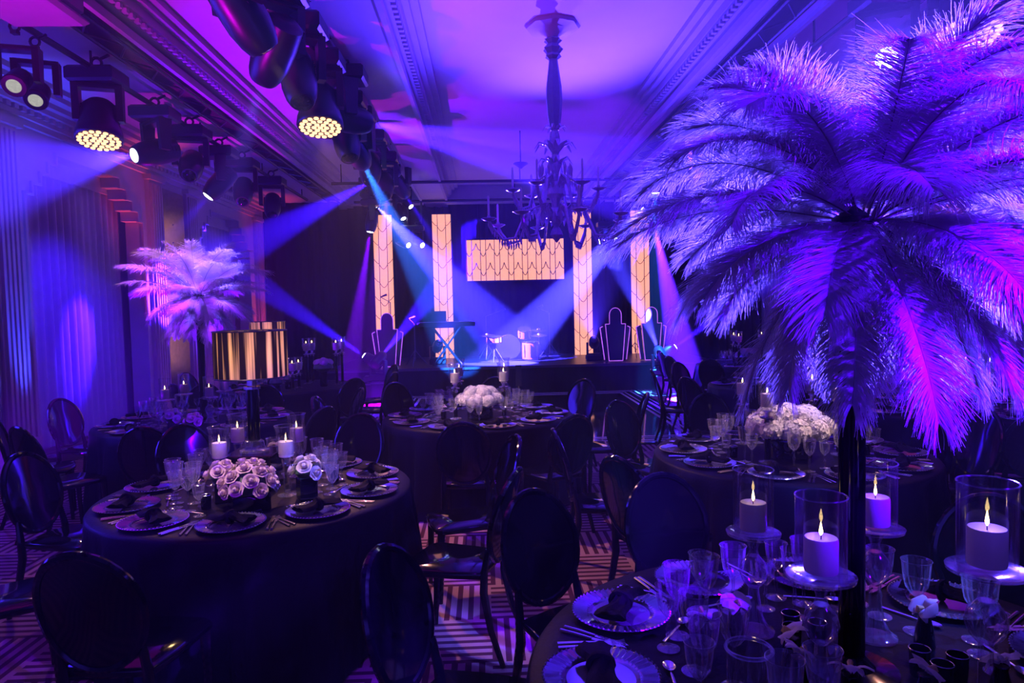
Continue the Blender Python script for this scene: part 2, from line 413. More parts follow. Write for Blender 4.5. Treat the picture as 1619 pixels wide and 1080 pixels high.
for side, x, s in (('left', WX0, 1), ('right', WX1, -1)):
    for k, (a, b) in enumerate(wins):
        if k == 0: continue
        for h, (y0, y1) in enumerate(((a - .05, (a + b) / 2 - .01), ((a + b) / 2 + .01, b + .05))):
            me = pleat_mesh('curtain', y0, y1, 0.03, 3.75, 'curtain', k * 7 + h + (3 if s < 0 else 0))
            o = single('curtain', me, 'pleated floor-length curtain, %s half, %s of the %s wall' % (('near', 'far')[h], wn_name[k], side), 'curtain', (x - s * 0.36, 0, 0), group='window curtains')
        struct('pelmet', MB().box((x - s * 0.275, (a + b) / 2, 3.68), (0.04, b - a - .02, 0.22)), 'curtain', wl_left if s > 0 else wl_right)
# black stage masking drapes
for i, (xa, xb, yy) in enumerate(((-5.2, -3.4, 16.6), (-3.4, .98, 17.64), (1.0, 5.0, 17.64), (5.0, 6.85, 16.6))):
    me = pleat_mesh('stage_drape', xa, xb, 0.0, 4.7, 'blackdrape', 40 + i, 0.05, 0.22, 3)
    single('stage_drape', me, ['black drape masking the left end of the stage', 'black backdrop drape behind the left light columns', 'black backdrop drape behind the drum kit and right columns', 'black drape masking the right end of the stage'][i], 'drape', (0, 0, 0), T=Matrix.Translation((0, yy, 0)) @ Matrix.Rotation(-PI / 2, 4, 'Z') @ Matrix.Diagonal((1, 1, 1, 1)), group='black stage drapes')
# NB rotation -90 about z maps local +y to world +x

# ================================================================== stage, dance floor
SY, SH = 14.2, 0.57
st = thing('stage', 'long low black stage deck with draped front', 'stage', (0, 0, 0))
link('deck', MB().box((0.8, (SY + 17.5) / 2, SH - 0.03), (8.2, 17.5 - SY, 0.06)).mesh('deck', 'stage'), st)
link('edge_strip', MB().box((0.8, SY - .012, SH - 0.025), (8.2, 0.02, 0.05)).mesh('edge_strip', 'trussmetal'), st)
sk = pleat_mesh('skirt', -3.3, 4.9, 0.0, SH - .05, 'blackdrape', 3, 0.012, 0.2, 2)
link('skirt', sk, st, Matrix.Translation((0, SY + .02, 0)) @ Matrix.Rotation(-PI / 2, 4, 'Z'))
DX0, DX1, DY0, DY1 = -1.75, 3.15, 8.55, 14.0
df = thing('dance_floor', 'glossy black dance floor with white border lines before the stage', 'dance floor')
npx, npy = 5, 5
for i in range(npx):
    for j in range(npy):
        pw, pl_ = (DX1 - DX0) / npx, (DY1 - DY0) / npy
        if i == 0 and j == 0: pm = MB().box((0, 0, 0.012), (pw - 0.004, pl_ - 0.004, 0.024), b=0.002).mesh('panel', 'dance')
        link('panel', pm, df, (DX0 + pw * (i + .5), DY0 + pl_ * (j + .5), 0))
for off, wd in ((0.10, 0.03), (0.20, 0.05), (0.34, 0.03), (0.44, 0.05)):
    x0, x1, y0, y1 = DX0 + off, DX1 - off, DY0 + off, DY1 - off
    for c, d in ((((x0 + x1) / 2, y0), (x1 - x0, wd)), (((x0 + x1) / 2, y1), (x1 - x0, wd)), ((x0, (y0 + y1) / 2), (wd, y1 - y0)), ((x1, (y0 + y1) / 2), (wd, y1 - y0))):
        link('border_line', MB().box((c[0], c[1], 0.0245), (d[0], d[1], 0.003)).mesh('border_line', 'danceline'), df)

# ------------------------------------------------------------------ light boxes with deco tracery
def arc(x0, x1, z, sag, n=8):
    return [(x0 + (x1 - x0) * i / n, z - sag * math.sin(PI * i / n)) for i in range(n + 1)]
def light_column(cx, yy, z0, z1, wd, label):
    e = thing('light_column', label, 'light column', (cx, yy, z0)); H = z1 - z0
    link('case', MB().box((0, 0.09, H / 2), (wd + .03, 0.14, H + .03)).mesh('case', 'blackmetal'), e)
    sw = [wd * .28, wd * .44, wd * .28]; xs = [-wd / 2, -wd / 2 + sw[0], wd / 2 - sw[0], wd / 2]
    per = 0.455; lat = MB()
    for k in range(3):
        x0, x1 = xs[k], xs[k + 1]; zt = H; first = True; off = 0.30 if k == 1 else 0.17; z = H - off
        sag = (0.11, 0.11, 0.11)[k]
        def bot(zv):
            if k == 1: return arc(x0, x1, zv, sag)
            if k == 0: return [(x0 + (x1 - x0) * i / 6, zv - sag * math.sin(PI / 2 * i / 6)) for i in range(7)]
            return [(x0 + (x1 - x0) * i / 6, zv - sag * math.cos(PI / 2 * i / 6)) for i in range(7)]
        top = [(x1, H), (x0, H)]
        while True:
            b = bot(z) if z - sag > 0.03 else [(x0, 0), (x1, 0)]
            poly = b + top
            link('pane', MB().prism([(p[0] * .985 + (x0 + x1) / 2 * .015, p[1]) for p in poly], 0.0, 0.02).mesh('pane', 'lightbox'), e)
            if b[0][1] <= 0 and z - sag <= 0.03: break
            for p, q in zip(b, b[1:]): lat.tube([(p[0], -0.004, p[1]), (q[0], -0.004, q[1])], 0.007, 4)
            top = list(reversed(b)); z -= per
    for x in xs[1:3]: lat.box((x, -0.004, H / 2), (0.014, 0.014, H))
    link('tracery', lat.mesh('tracery', 'lattice'), e)
    return e
CYY = 17.0
for (pa, pb, pt, pbm, lb) in ((592, 621, 340, 566, 'glowing amber light column at the left end of the stage'),
                              (685, 714, 339, 565, 'glowing amber light column behind the keyboard'),
                              (906, 935, 335, 559, 'glowing amber light column right of the hanging screen'),
                              (997, 1026, 333, 557, 'glowing amber light column behind the right bandstands')):
    top = at((pa + pb) / 2 - 1, pt, CYY); bt = at((pa + pb) / 2 + 3, pbm, CYY); wd = (pb - pa) / F_PX * CYY
    light_column((top.x + bt.x) / 2, CYY, SH, top.z, wd, lb)
# hanging screen
sc0, sc1 = at(737, 380, CYY - .1), at(892, 441, CYY - .1)
SW, SHH = sc1.x - sc0.x, sc0.z - sc1.z
e = thing('hanging_light_screen', 'wide glowing amber lightbox screen hanging above the drum kit', 'light screen', (sc0.x, CYY - .1, sc1.z))
link('case', MB().box((SW / 2, 0.09, SHH / 2), (SW + .05, 0.14, SHH + .05)).mesh('case', 'blackmetal'), e)
for hx in (0.3, SW - .3): link('hanger', MB().tube([(hx, .09, SHH), (hx, .09, 4.74 - sc1.z)], 0.008, 6).mesh('hanger', 'blackmetal'), e)
lat = MB(); N = 7; un = SW / N
for k in range(N):
    for (x0, x1, kind) in ((k * un, k * un + un * .38, 'u'), (k * un + un * .38, (k + 1) * un, 'o')):
        rows = [0.70, 0.22] if kind == 'u' else [0.80, 0.32]
        top = [(x1, SHH), (x0, SHH)]
        for rz_ in rows + [None]:
            if rz_ is None: b = [(x0, 0), (x1, 0)]
            elif kind == 'u': b = arc(x0, x1, rz_ * SHH, 0.10)
            else:
                xm = (x0 + x1) / 2
                b = [(x0, rz_ * SHH - .06), (x0 + (xm - x0) * .5, rz_ * SHH - .03), (xm - .02, rz_ * SHH + .05), (xm, rz_ * SHH + .12), (xm + .02, rz_ * SHH + .05), (xm + (x1 - xm) * .5, rz_ * SHH - .03), (x1, rz_ * SHH - .06)]
            link('pane', MB().prism([(p[0] * .99 + (x0 + x1) / 2 * .01, p[1]) for p in b + top], 0.0, 0.02).mesh('pane', 'lightbox'), e)
            if rz_ is not None:
                for p, q in zip(b, b[1:]): lat.tube([(p[0], -0.004, p[1]), (q[0], -0.004, q[1])], 0.009, 4)
            top = list(reversed(b))
        lat.box((x0, -.004, SHH / 2), (0.016, 0.014, SHH))
link('tracery', lat.mesh('tracery', 'lattice'), e)

# ------------------------------------------------------------------ bandstands (stepped deco music desks with lit edges)
def bandstand(px, label, yy=14.75):
    p = at(px, 540, yy); e = thing('bandstand', label, 'bandstand', (p.x, yy, SH + .012))
    H = 1.15
    cen = [(-.15, 0), (.15, 0), (.22, .80), (.13, .80)] + [(.13 * math.cos(a), 1.0 + .15 * math.sin(a)) for a in [PI * i / 10 for i in range(11)]] + [(-.13, .80), (-.22, .80)]
    link('face_panel', MB().prism(cen, -0.03, 0.03).mesh('face_panel', 'glitter'), e)
    for s in (-1, 1):
        wing = [(s * .155, 0), (s * .235, 0), (s * .335, .72), (s * .225, .76)]
        if s < 0: wing = wing[::-1]
        link('wing_panel', MB().prism(wing, 0.02, 0.06).mesh('wing_panel', 'glitter'), e)
    ed = MB(); z_ = -0.036
    out = cen + [cen[0]]
    for a, b in zip(out, out[1:]): ed.tube([(a[0], z_, a[1]), (b[0], z_, b[1])], 0.008, 4)
    for s in (-1, 1):
        for a, b in (((.24, .02), (.33, .72)), ((.33, .72), (.27, .75))): ed.tube([(s * a[0], .015, a[1]), (s * b[0], .015, b[1])], 0.010, 4)
    link('lit_edging', ed.mesh('lit_edging', 'ledstrip'), e)
bandstand(613, 'stepped deco bandstand with purple lit edges at stage left end')
bandstand(973, 'stepped deco bandstand with purple lit edges, inner one on the right')
bandstand(1030, 'stepped deco bandstand with purple lit edges, outer one on the right')

# ------------------------------------------------------------------ drum kit, keyboard, microphones
def stand_mesh(h, r=0.012, spread=0.25):
    mb = MB().tube([(0, 0, 0.12), (0, 0, h)], r, 6)
    for i in range(3):
        a = 2 * PI * i / 3 + .4; mb.tube([(0, 0, 0.35), (spread * math.cos(a), spread * math.sin(a), 0.01)], r * .8, 6)
    return mb.mesh('stand', 'trussmetal')
def cymbal(px, py, yy, r, label):
    p = at(px, py, yy); h = p.z - SH
    e = thing('cymbal_stand', label, 'cymbal', (p.x, yy, SH))
    link('stand', stand_mesh(h), e)
    link('cymbal', MB().lathe([(r, 0), (r * .6, .018), (r * .25, .03), (r * .2, .05), (.01, .065)], 24).mesh('cymbal', 'cymbal'), e, Matrix.Translation((0, 0, h - .01)) @ Matrix.Rotation(.12, 4, 'X'))
cymbal(770, 530, 16.2, .20, 'hi-hat cymbal on a stand, leftmost of the drum kit')
cymbal(797, 535, 16.7, .27, 'wide crash cymbal above the bass drum')
cymbal(851, 522, 16.2, .21, 'highest cymbal, upper of the two on the right of the drum kit')
cymbal(852, 530, 15.9, .19, 'cymbal just below the highest one on the drum kit')
def drum(px, yy, z, r, h, tilt, name, label, leg=0):
    p = at(px, 540, yy); e = thing(name, label, 'drum', T=Matrix.Translation((p.x, yy, z)) @ Matrix.Rotation(tilt, 4, 'X'))
    link('shell', MB().lathe([(r * .98, 0), (r * .98, h)], 28).mesh('shell', 'drum'), e)
    for zz in (0, h): link('hoop', MB().lathe([(r * .96, zz - .012), (r * 1.03, zz - .012), (r * 1.03, zz + .012), (r * .96, zz + .012)], 28).mesh('hoop', 'silver'), e)
    link('drum_head', MB().lathe([(r * .95, h), (r * .95, h + .006)], 28).mesh('drum_head', 'drumhead'), e)
    lg = MB()
    for i in range(8):
        a = 2 * PI * i / 8; lg.box((r * 1.01 * math.cos(a), r * 1.01 * math.sin(a), h / 2), (.02, .02, h * .7))
    link('lug_set', lg.mesh('lug_set', 'silver'), e)
    if leg: link('tripod', stand_mesh(leg + .01, .012, .22), e, Matrix.Rotation(-tilt, 4, 'X') @ Matrix.Translation((0, 0, -leg + .006)))
drum(803, 16.3, SH + .295, .28, .36, PI / 2, 'bass_drum', 'purple bass drum lying on its side in the drum kit')
drum(829, 16.0, SH + .52, .15, .20, .35, 'tom_drum', 'small tilted tom drum right of the bass drum', .52)
drum(838, 15.7, SH + .02, .19, .40, 0, 'floor_tom', 'floor tom drum at the right of the kit')
drum(781, 15.3, SH + .45, .17, .13, .1, 'snare_drum', 'shallow snare drum at the left of the kit', .45)
def mic(px, py, yy, label, boom=0.3):
    p = at(px, py, yy); e = thing('microphone_stand', label, 'microphone', (p.x, yy, SH)); h = p.z - SH
    link('stand', stand_mesh(h, .010, .28), e)
    link('boom', MB().tube([(0, 0, h), (boom, -.1, h + .12)], .008, 6).mesh('boom', 'trussmetal'), e)
    link('microphone', MB().tube([(boom, -.1, h + .12), (boom + .08, -.12, h + .15), (boom + .14, -.14, h + .17)], [.012, .02, .026], 8).mesh('microphone', 'blackmetal'), e)
mic(655, 512, 14.8, 'slim microphone stand left of the keyboard', -.1)
mic(768, 500, 17.1, 'overhead microphone boom left above the drum kit', .35)
mic(868, 494, 16.4, 'overhead microphone boom right above the drum kit', -.3)
mic(617, 478, 15.6, 'microphone stand before the leftmost light column', -.2)
mic(1004, 530, 15.6, 'short microphone stand between the two right bandstands', .05)
kp = at(706, 514, 14.9); kh = kp.z - SH
e = thing('keyboard_stand', 'black X-frame keyboard stand before a light column', 'stand', (kp.x, 14.9, SH))
for s in (-1, 1):
    for y_ in (-.14, .14): link('leg', MB().tube([(s * .30, y_, 0.01), (-s * .30, y_, kh - .05)], .018, 6).mesh('leg', 'blackmetal'), e)
link('crossbar', MB().tube([(-.3, 0, kh - .05), (.3, 0, kh - .05)], .015, 6).mesh('crossbar', 'blackmetal'), e)
e = thing('stage_keyboard', 'long black electric keyboard on the X-frame stand', 'keyboard', (kp.x, 14.9, SH + kh - .035))
link('body', MB().box((0, 0, 0.05), (1.25, .32, .10), b=.015).mesh('body', 'blackplastic'), e)
for i in range(36): link('key', MB().box((-.55 + i * .0315, -.1, .105), (.028, .14, .012)).mesh('key', 'drumhead') if i == 0 else e.children[-1].data, e, (0 if i == 0 else i * .0315, 0, 0))
e = thing('laptop', 'open black laptop on the stage keyboard', 'laptop', (kp.x - .18, 14.93, SH + kh + .067))
link('base', MB().box((0, 0, .01), (.34, .24, .02), b=.004).mesh('base', 'blackplastic'), e)
link('screen', MB().box((0, .12, .13), (.34, .012, .22), b=.003).mesh('screen', 'blackplastic'), e)

# ================================================================== lighting fixtures
def head_specs():
    S = {}
    S['base'] = MB().box((0, 0, -.06), (.36, .26, .12), b=.02).box((0, .12, -.05), (.2, .04, .06)).mesh('base', 'blackplastic')
    S['clamp'] = MB().tube([(.04 * math.cos(a), 0, .05 + .04 * math.sin(a)) for a in [2 * PI * i / 10 for i in range(10)]], .012, 5, closed=True).box((0, 0, .0), (.05, .05, .03)).tube([(0.03, 0, .08), (0.10, 0, .11)], .012, 5).mesh('clamp', 'blackmetal')
    y = MB()
    for s in (-1, 1): y.prism([(-.06, -.12), (.06, -.12), (.045, -.40), (-.045, -.40)], s * .15 - .025, s * .15 + .025, 'x')
    y.box((0, 0, -.135), (.33, .12, .04), b=.01)
    S['yoke'] = y.mesh('yoke', 'blackplastic')
    b = MB().lathe([(.06, .20), (.105, .17), (.115, .05), (.115, -.08), (.10, -.16), (.085, -.20), (.075, -.215)], 24)
    for k in range(6): b.box((0, 0, .16 - k * .03), (.235, .05, .012))
    S['beam_body'] = b.mesh('beam_body', 'blackplastic')
    S['beam_lens'] = MB().lathe([(.062, -.217), (.04, -.226), (.001, -.229)], 20).mesh('beam_lens', 'lens')
    b = MB().lathe([(.09, .16), (.125, .12), (.135, .0), (.165, -.10), (.17, -.15), (.16, -.165)], 28)
    for k in range(8): b.box((0, 0, .13 - k * .025), (.275, .06, .01))
    S['wash_body'] = b.mesh('wash_body', 'blackplastic')
    le = MB(); pts = [(0, 0)]
    for r, n in ((.045, 6), (.09, 12), (.134, 18)): pts += [(r * math.cos(2 * PI * i / n), r * math.sin(2 * PI * i / n)) for i in range(n)]
    for (x, y_) in pts: le.lathe([(.0185, -.166), (.0185, -.172), (.012, -.176)], 8, Matrix.Translation((x, y_, 0)))
    S['wash_led'] = le.mesh('wash_led', 'ledwarm')
    S['par_body'] = MB().lathe([(.05, .14), (.085, .10), (.09, -.06), (.095, -.10), (.088, -.11)], 20).mesh('par_body', 'blackplastic')
    S['par_lens'] = MB().lathe([(.082, -.10), (.05, -.112), (.001, -.115)], 20).mesh('par_lens', 'lensdim')
    S['dark_lens'] = MB().lathe([(.062, -.217), (.04, -.226), (.001, -.229)], 20).mesh('dark_lens', 'darkglass')
    return S
HS = head_specs()
def moving_head(center, target, label, kind='beam', lights=(), floor=False, sc=1.0, off=0.217, group=None):
    """center = pivot of the head. The base hangs above it, or stands below it when floor is set."""
    if not floor and kind != 'par' and any(abs(center[0] - q) < .2 for q in RX) and center[1] < 13: sc = max(sc, 1.28)
    c = Vector(center); d = (Vector(target) - c); pan = math.atan2(d.y, d.x) - PI / 2
    nm = {'beam': 'beam_moving_head', 'dark': 'beam_moving_head', 'wash': 'wash_moving_head', 'par': 'par_lamp'}[kind]
    F = Matrix.Rotation(PI, 4, 'Y') if floor else Matrix.Identity(4)
    root = c + Vector((0, 0, (-.40 if floor else .40) * sc))
    e = thing(nm, label, 'stage light', T=Matrix.Translation(root) @ Matrix.Diagonal((sc, sc, sc, 1)), group=group)
    if kind != 'par':
        link('base', HS['base'], e, F)
    if not floor: link('clamp', HS['clamp'], e)
    link('yoke', HS['yoke'], e, Matrix.Rotation(pan, 4, 'Z') @ F)
    q = d.normalized().to_track_quat('-Z', 'Y').to_matrix().to_4x4()
    T = Matrix.Translation((0, 0, .40 if floor else -.40)) @ q
    b = link('head_body', HS[{'beam': 'beam_body', 'dark': 'beam_body', 'wash': 'wash_body', 'par': 'par_body'}[kind]], e, T)
    link('lens', HS[{'beam': 'beam_lens', 'dark': 'dark_lens', 'wash': 'wash_led', 'par': 'par_lens'}[kind]], b)
    lp = c + d.normalized() * (0.245 * sc)
    for (tg, deg, col, pw, *rest) in lights:
        if pw <= 0: continue
        spot(lp, tg if tg is not None else target, deg, col, pw, *(rest[:1] or (0.35,)), radius=(0.0015 if len(rest) > 1 else 0.03))
        if len(rest) > 1:
            link('gobo_plate', gobo_plate(None, rest[1][0], int(pw), rest[1][1], rest[1][2]), e, e.matrix_basis.inverted() @ aim(lp, tg if tg is not None else target) @ Matrix.Translation((0, 0, -.07)))
    return e

# lighting bars the heads hang on
def bar(x, y0, y1, z, label):
    e = thing('lighting_bar', label, 'lighting bar')
    link('pipe', MB().tube([(x, y0, z), (x, y1, z)], .03, 8).mesh('pipe', 'blackmetal'), e)
    y = y0 + .8
    while y < y1:
        link('hanger', MB().tube([(x, y, z), (x, y, SOF + (.34 if -1.4 > x > -3.2 or 3.05 < x < 4.9 else 0))], .012, 5).mesh('hanger', 'blackmetal'), e); y += 2.6
RX = (-3.8, -1.52, 3.25); RZ = 4.24
bar(RX[0], 1.0, 15.2, RZ, 'black lighting bar hung along the left wall side of the ceiling')
bar(RX[1], -2.0, 13.6, RZ, 'black lighting bar left of the chandelier')
bar(RX[2], -2.0, 13.6, RZ, 'black lighting bar right of the chandelier, above the big feathers')
e = thing('lighting_bar', 'black lighting bar across the front of the stage', 'lighting bar')
link('pipe', MB().tube([(-3.0, 14.0, 4.36), (4.6, 14.0, 4.36)], .03, 8).mesh('pipe', 'blackmetal'), e)
for x in (-2.8, .8, 4.4): link('hanger', MB().tube([(x, 14, 4.36), (x, 14, 4.74)], .012, 5).mesh('hanger', 'blackmetal'), e)
e = thing('lighting_bar', 'black lighting bar across the back of the stage', 'lighting bar')
link('pipe', MB().tube([(-3.0, 16.4, 4.36), (4.6, 16.4, 4.36)], .03, 8).mesh('pipe', 'blackmetal'), e)
for x in (-2.8, .8, 4.4): link('hanger', MB().tube([(x, 16.4, 4.36), (x, 16.4, 4.74)], .012, 5).mesh('hanger', 'blackmetal'), e)

def lattice_truss(x, z, y0, y1, label):
    e = thing('lattice_truss', label, 'truss'); wd, ht = .22, .12
    for s in (-1, 1): link('chord', MB().tube([(x + s * wd / 2, y0, z), (x + s * wd / 2, y1, z)], .018, 6).mesh('chord', 'blackmetal'), e)
    link('top_plate', MB().box((x, (y0 + y1) / 2, z + .05), (wd + .06, y1 - y0, .02)).mesh('top_plate', 'blackmetal'), e)
    y = y0; k = 0; br = MB().tube([(-wd / 2, -.16, 0), (wd / 2, .16, 0)], .010, 5).mesh('brace', 'trussmetal'); br2 = MB().tube([(wd / 2, -.16, 0), (-wd / 2, .16, 0)], .010, 5).mesh('brace', 'trussmetal')
    while y < y1 - .1: link('brace', br if k % 2 == 0 else br2, e, (x, y + .16, z)); y += .32; k += 1
lattice_truss(-3.42, 4.33, 5.75, 16.2, 'lattice ceiling truss beside the left outer coffer')
lattice_truss(2.76, 4.33, 2.0, 16.2, 'lattice ceiling truss right of the main coffer')
lattice_truss(5.10, 4.33, 1.0, 16.2, 'lattice ceiling truss near the right wall')

def on(px, py, x):                                                # point in the vertical plane X = x seen at a pixel
    d = ray(px, py); return Vector((0, 0, CAM_H)) + d * (x / d.x)
def hp(row, y, z=3.93): return (RX[row], y, z - .19)
# ---- left row
moving_head(hp(0, 4.3), (-2.85, 6.8, 2.0), 'added fill light on the left bar tinting the small feathers', 'dark', [((-2.82, 6.85, 1.95), 21, (.24, .02, 1), 1500, .7)])  # added front fill for the small feathers, head out of view
moving_head(hp(0, 5.9), (-3.2, 3.5, 2.0), 'par lamp with a pale lens, first on the left bar', 'par')
moving_head(hp(0, 6.15, 3.9), (-3.0, 3.8, 1.6), 'par lamp with a pale lens behind the first one on the left bar', 'par')
moving_head(hp(0, 7.1, 3.93), (-3.55, 6.3, 0.9), 'wash light with glowing amber LEDs on the left bar', 'wash', [((-2.0, 4.6, 0.7), 70, WARM, 35, .8)])
moving_head(hp(0, 8.3, 3.90), (-5.1, 6.65, 3.05), 'beam light throwing a wide blue fan onto the left curtain', 'beam', [(None, 44, (.05, .02, 1), 15000, .6), ((-5.35, 9.3, 1.8), 52, BLUE, 160, .9)])
moving_head(hp(0, 9.25), (-3.2, 7.0, 2.0), 'unlit beam light after the blue fan light on the left bar', 'dark')
moving_head(hp(0, 10.25, 3.9), (-4.9, 9.8, 2.3), 'beam light with a narrow blue beam toward the left pilasters', 'beam', [(None, 22, BLUE, 2400, .7)])
moving_head(hp(0, 11.2), (-3.4, 9.5, 2.0), 'unlit beam light, second last on the left bar', 'dark')
moving_head(hp(0, 12.7), (-3.4, 11, 2.0), 'unlit beam light, last on the left bar', 'dark')
# ---- centre-left row
moving_head(hp(1, 5.3, 3.95), (-2.9, 6.7, 2.1), 'beam light aimed at the small feather centrepiece', 'dark', [((-2.8, 6.85, 2.0), 21, (.15, .08, 1), 1800, .8)], sc=1.15)
moving_head(hp(1, 2.7, 3.95), (-1.3, 3.8, .9), 'beam light pin-spotting the rose table', 'dark', [((-1.28, 3.75, .9), 22, PINSPOT, 110, .8)], sc=1.1)
moving_head(hp(1, 6.7, 3.93), (-1.38, 6.0, 1.0), 'wash light with glowing amber LEDs on the centre-left bar', 'wash', [((.2, 4.3, 0), 60, WARM, 150, .8)])
moving_head((RX[1] + .12, 7.3, 3.80), (3.0, 9.9, 3.5), 'beam light throwing a blue streaked fan across the ceiling', 'beam', [((3.0, 9.9, 3.85), 9, (.05, .01, 1), 800, .5), ((3.0, 9.7, 3.45), 7, (.05, .01, 1), 800, .5), ((3.0, 10.1, 3.0), 10, (.05, .01, 1), 800, .5)])
moving_head(hp(1, 4.55), (-.05, 6.35, .95), 'beam light pin-spotting the table before the stage', 'dark', [((-.05, 6.3, .95), 20.5, PINSPOT, 190, .8)])
moving_head(hp(1, 7.95), (-1.0, 6.8, 1.5), 'unlit beam light between the blue fan light and the cyan one', 'dark')
moving_head(hp(1, 5.95, 3.95), (-1.1, 5.0, 2.0), 'unlit beam light just before the centre-left amber wash', 'dark', sc=1.1)
moving_head(hp(1, 8.6, 3.95), (-.55, 14.2, 1.0), 'beam light with a cyan beam toward the stage', 'beam', [(None, 11, CYAN, 260, .3)])
moving_head(hp(1, 9.6), (-1.3, 8.0, 2.0), 'unlit beam light after the cyan one on the centre-left bar', 'dark')
moving_head(hp(1, 10.9), (-1.2, 9.0, 2.0), 'unlit beam light near the end of the centre-left bar', 'dark')
# ---- right row
moving_head(hp(2, 4.5, 3.9), (2.9, 3.9, 1.0), 'wash light with glowing amber LEDs at the top right', 'wash', [((2.2, 3.6, .5), 80, WARM, 20, .8)])
moving_head(hp(2, 5.4, 3.9), (1.05, 1.8, 2.15), 'beam light glaring blue-white behind the big feathers', 'beam', [((1.05, 1.8, 2.28), 29, (.085, .045, 1), 9000, .6)], sc=1.2)
moving_head(hp(2, 3.2), (2.0, 4.4, .95), 'beam light pin-spotting the hydrangea table', 'dark', [((2.0, 4.40, .95), 21, PINSPOT, 170, .8)])
moving_head(hp(2, 9.2), (2.2, 7.5, 1.5), 'unlit beam light silhouetted left of the big feathers', 'dark', sc=1.2)
moving_head(hp(2, 9.9), (2.4, 8.5, 1.5), 'unlit beam light behind the silhouetted one on the right bar', 'dark', sc=1.1)
# ---- unseen heads behind and above the camera: added table and feather fill, carpet dapples
moving_head(hp(2, -.6), (1.0, 1.8, 1.9), 'added blue fill light on the right bar behind the camera', 'dark', [((1.1, 1.8, 1.98), 27, (.075, .0, 1), 3600, .75)])  # added head, deep blue fill on the front of the big feathers
moving_head(hp(1, -.6), (-1.2, 3.6, .6), 'added violet fill light on the centre-left bar behind the camera', 'dark', [((-1.3, 3.8, .8), 36, VIOLET, 170, .8)])  # added head, violet fill over the rose table
moving_head(hp(1, 1.6), (-.2, 4.0, 0), 'gobo light on the centre-left bar above the camera', 'dark', [((.80, 4.9, 0), 24, (.10, .17, 1), 1300, .3, (.030, .17, 18))])
moving_head(hp(0, 3.0), (-2.9, 3.4, 0), 'gobo light on the left bar before the view', 'dark', [(None, 34, (.05, .02, 1), 1300, .3, (.030, .17, 16))])
moving_head(hp(2, 1.5), (.95, 2.2, .75), 'added blue gobo fill light on the right bar above the near table', 'dark', [((1.3, 2.9, .75), 60, (.09, .10, 1), 900, .5, (.050, .20, 16))])  # added unseen head, blue flecks to brighten the near table

# ---- stage front bar (hung low) and stage floor
def fx(px, py, yy): return at(px, py, yy)
def stage_head(px, py, yy, tpx, tpy, ty, label, deg, col, pw, floor=False):
    c = fx(px, py, yy); t = at(tpx, tpy, ty); d = (t - c).normalized()
    moving_head(c - d * .22, t, label, 'beam', [(None, deg, col, pw, .35)], floor=floor)
    if floor:
        hz = (c - d * .22).z - .405; e = thing('flight_case', 'black flight case carrying the %s' % label, 'case', ((c - d * .22).x, (c - d * .22).y, 0))
        link('case_body', MB().box((0, 0, hz / 2), (.27, .30, hz), b=.012).mesh('case_body', 'blackplastic'), e)
        for zz in (.03, hz - .03): link('edge_rail', MB().box((0, 0, zz), (.282, .312, .03)).mesh('edge_rail', 'trussmetal'), e)
    if not floor and c.z < 3.8:
        e = thing('drop_pipe', 'black drop pipe carrying the %s' % label, 'pipe')
        link('pipe', MB().tube([(c.x, yy, c.z + .5), (c.x, yy, 4.4)], .02, 6).mesh('pipe', 'blackmetal'), e)
stage_head(593, 284, 12.0, 400, 385, 11.6, 'beam light throwing a blue beam toward the left wall', 17, BLUE, 300)
stage_head(612, 298, 12.2, 604, 420, 12.4, 'beam light shining straight down above the left column', 16, VIOLET, 90)
stage_head(640, 306, 13.0, 745, 470, 15.5, 'beam light beside the top of the second column', 9, BLUE, 110)
stage_head(596, 326, 14.0, 745, 480, 15.2, 'beam light with a broad pale beam crossing to the drums', 19, (.04, .028, 1), 1200)
stage_head(585, 367, 13.3, 556, 560, 13.2, 'lowest beam light at the left, shining down violet', 10, VIOLET, 300)
for px, py, tx, ty, lb in ((650, 327, 735, 420, 'small backlight high beside the second column'), (638, 346, 700, 470, 'small backlight left of the second column'),
                           (646, 388, 700, 415, 'small low backlight nearest the left column'), (668, 388, 720, 415, 'small low backlight nearest the second column'),
                           (948, 382, 900, 410, 'small low backlight right of the third column'), (973, 378, 915, 415, 'small low backlight nearest the rightmost column')):
    stage_head(px, py, 16.4, tx, ty, 15.6, lb, 12, BLUE, 70 if px in (646, 973) else 0)
stage_head(1024, 322, 14.0, 880, 480, 14.6, 'beam light with a bright pale beam crossing the right columns', 17, (.055, .045, 1), 1700)
stage_head(1035, 357, 13.2, 1095, 640, 12.5, 'beam light pouring a broad blue beam to the right floor', 15, (.07, .008, 1), 1800)
stage_head(1036, 300, 13.0, 1036, 420, 13.2, 'beam light with a short cyan beam at the right', 13, CYAN, 90)
stage_head(575, 562, 13.55, 430, 465, 13.4, 'floor beam light shooting up to the left', 13, BLUE, 260, floor=True)
stage_head(606, 560, 13.55, 705, 440, 16.2, 'floor beam light shooting up to the right', 13, BLUE, 420, floor=True)
stage_head(1040, 551, 13.55, 1002, 455, 15.8, 'floor beam light shooting up past the outer bandstand', 13, (.05, .04, 1), 420, floor=True)
stage_head(1068, 548, 13.55, 1150, 490, 13.4, 'floor beam light shooting up to the right wall', 13, BLUE, 260, floor=True)
# ---- two heads standing on the stage, splashing the ceiling round the chandelier
for x, lb in ((-1.05, 'dark floor light on the stage left of the drums, aimed at the ceiling'), (2.45, 'dark floor light on the stage right of the drums, aimed at the ceiling')):
    moving_head((x, 15.2, SH + .40), (1.0, 6.2, 4.75), lb, 'dark', [((.95 + (.3 if x < 0 else -.3), 6.1, 4.75), 28, (.06, .022, 1), 9500, .9)], floor=True)
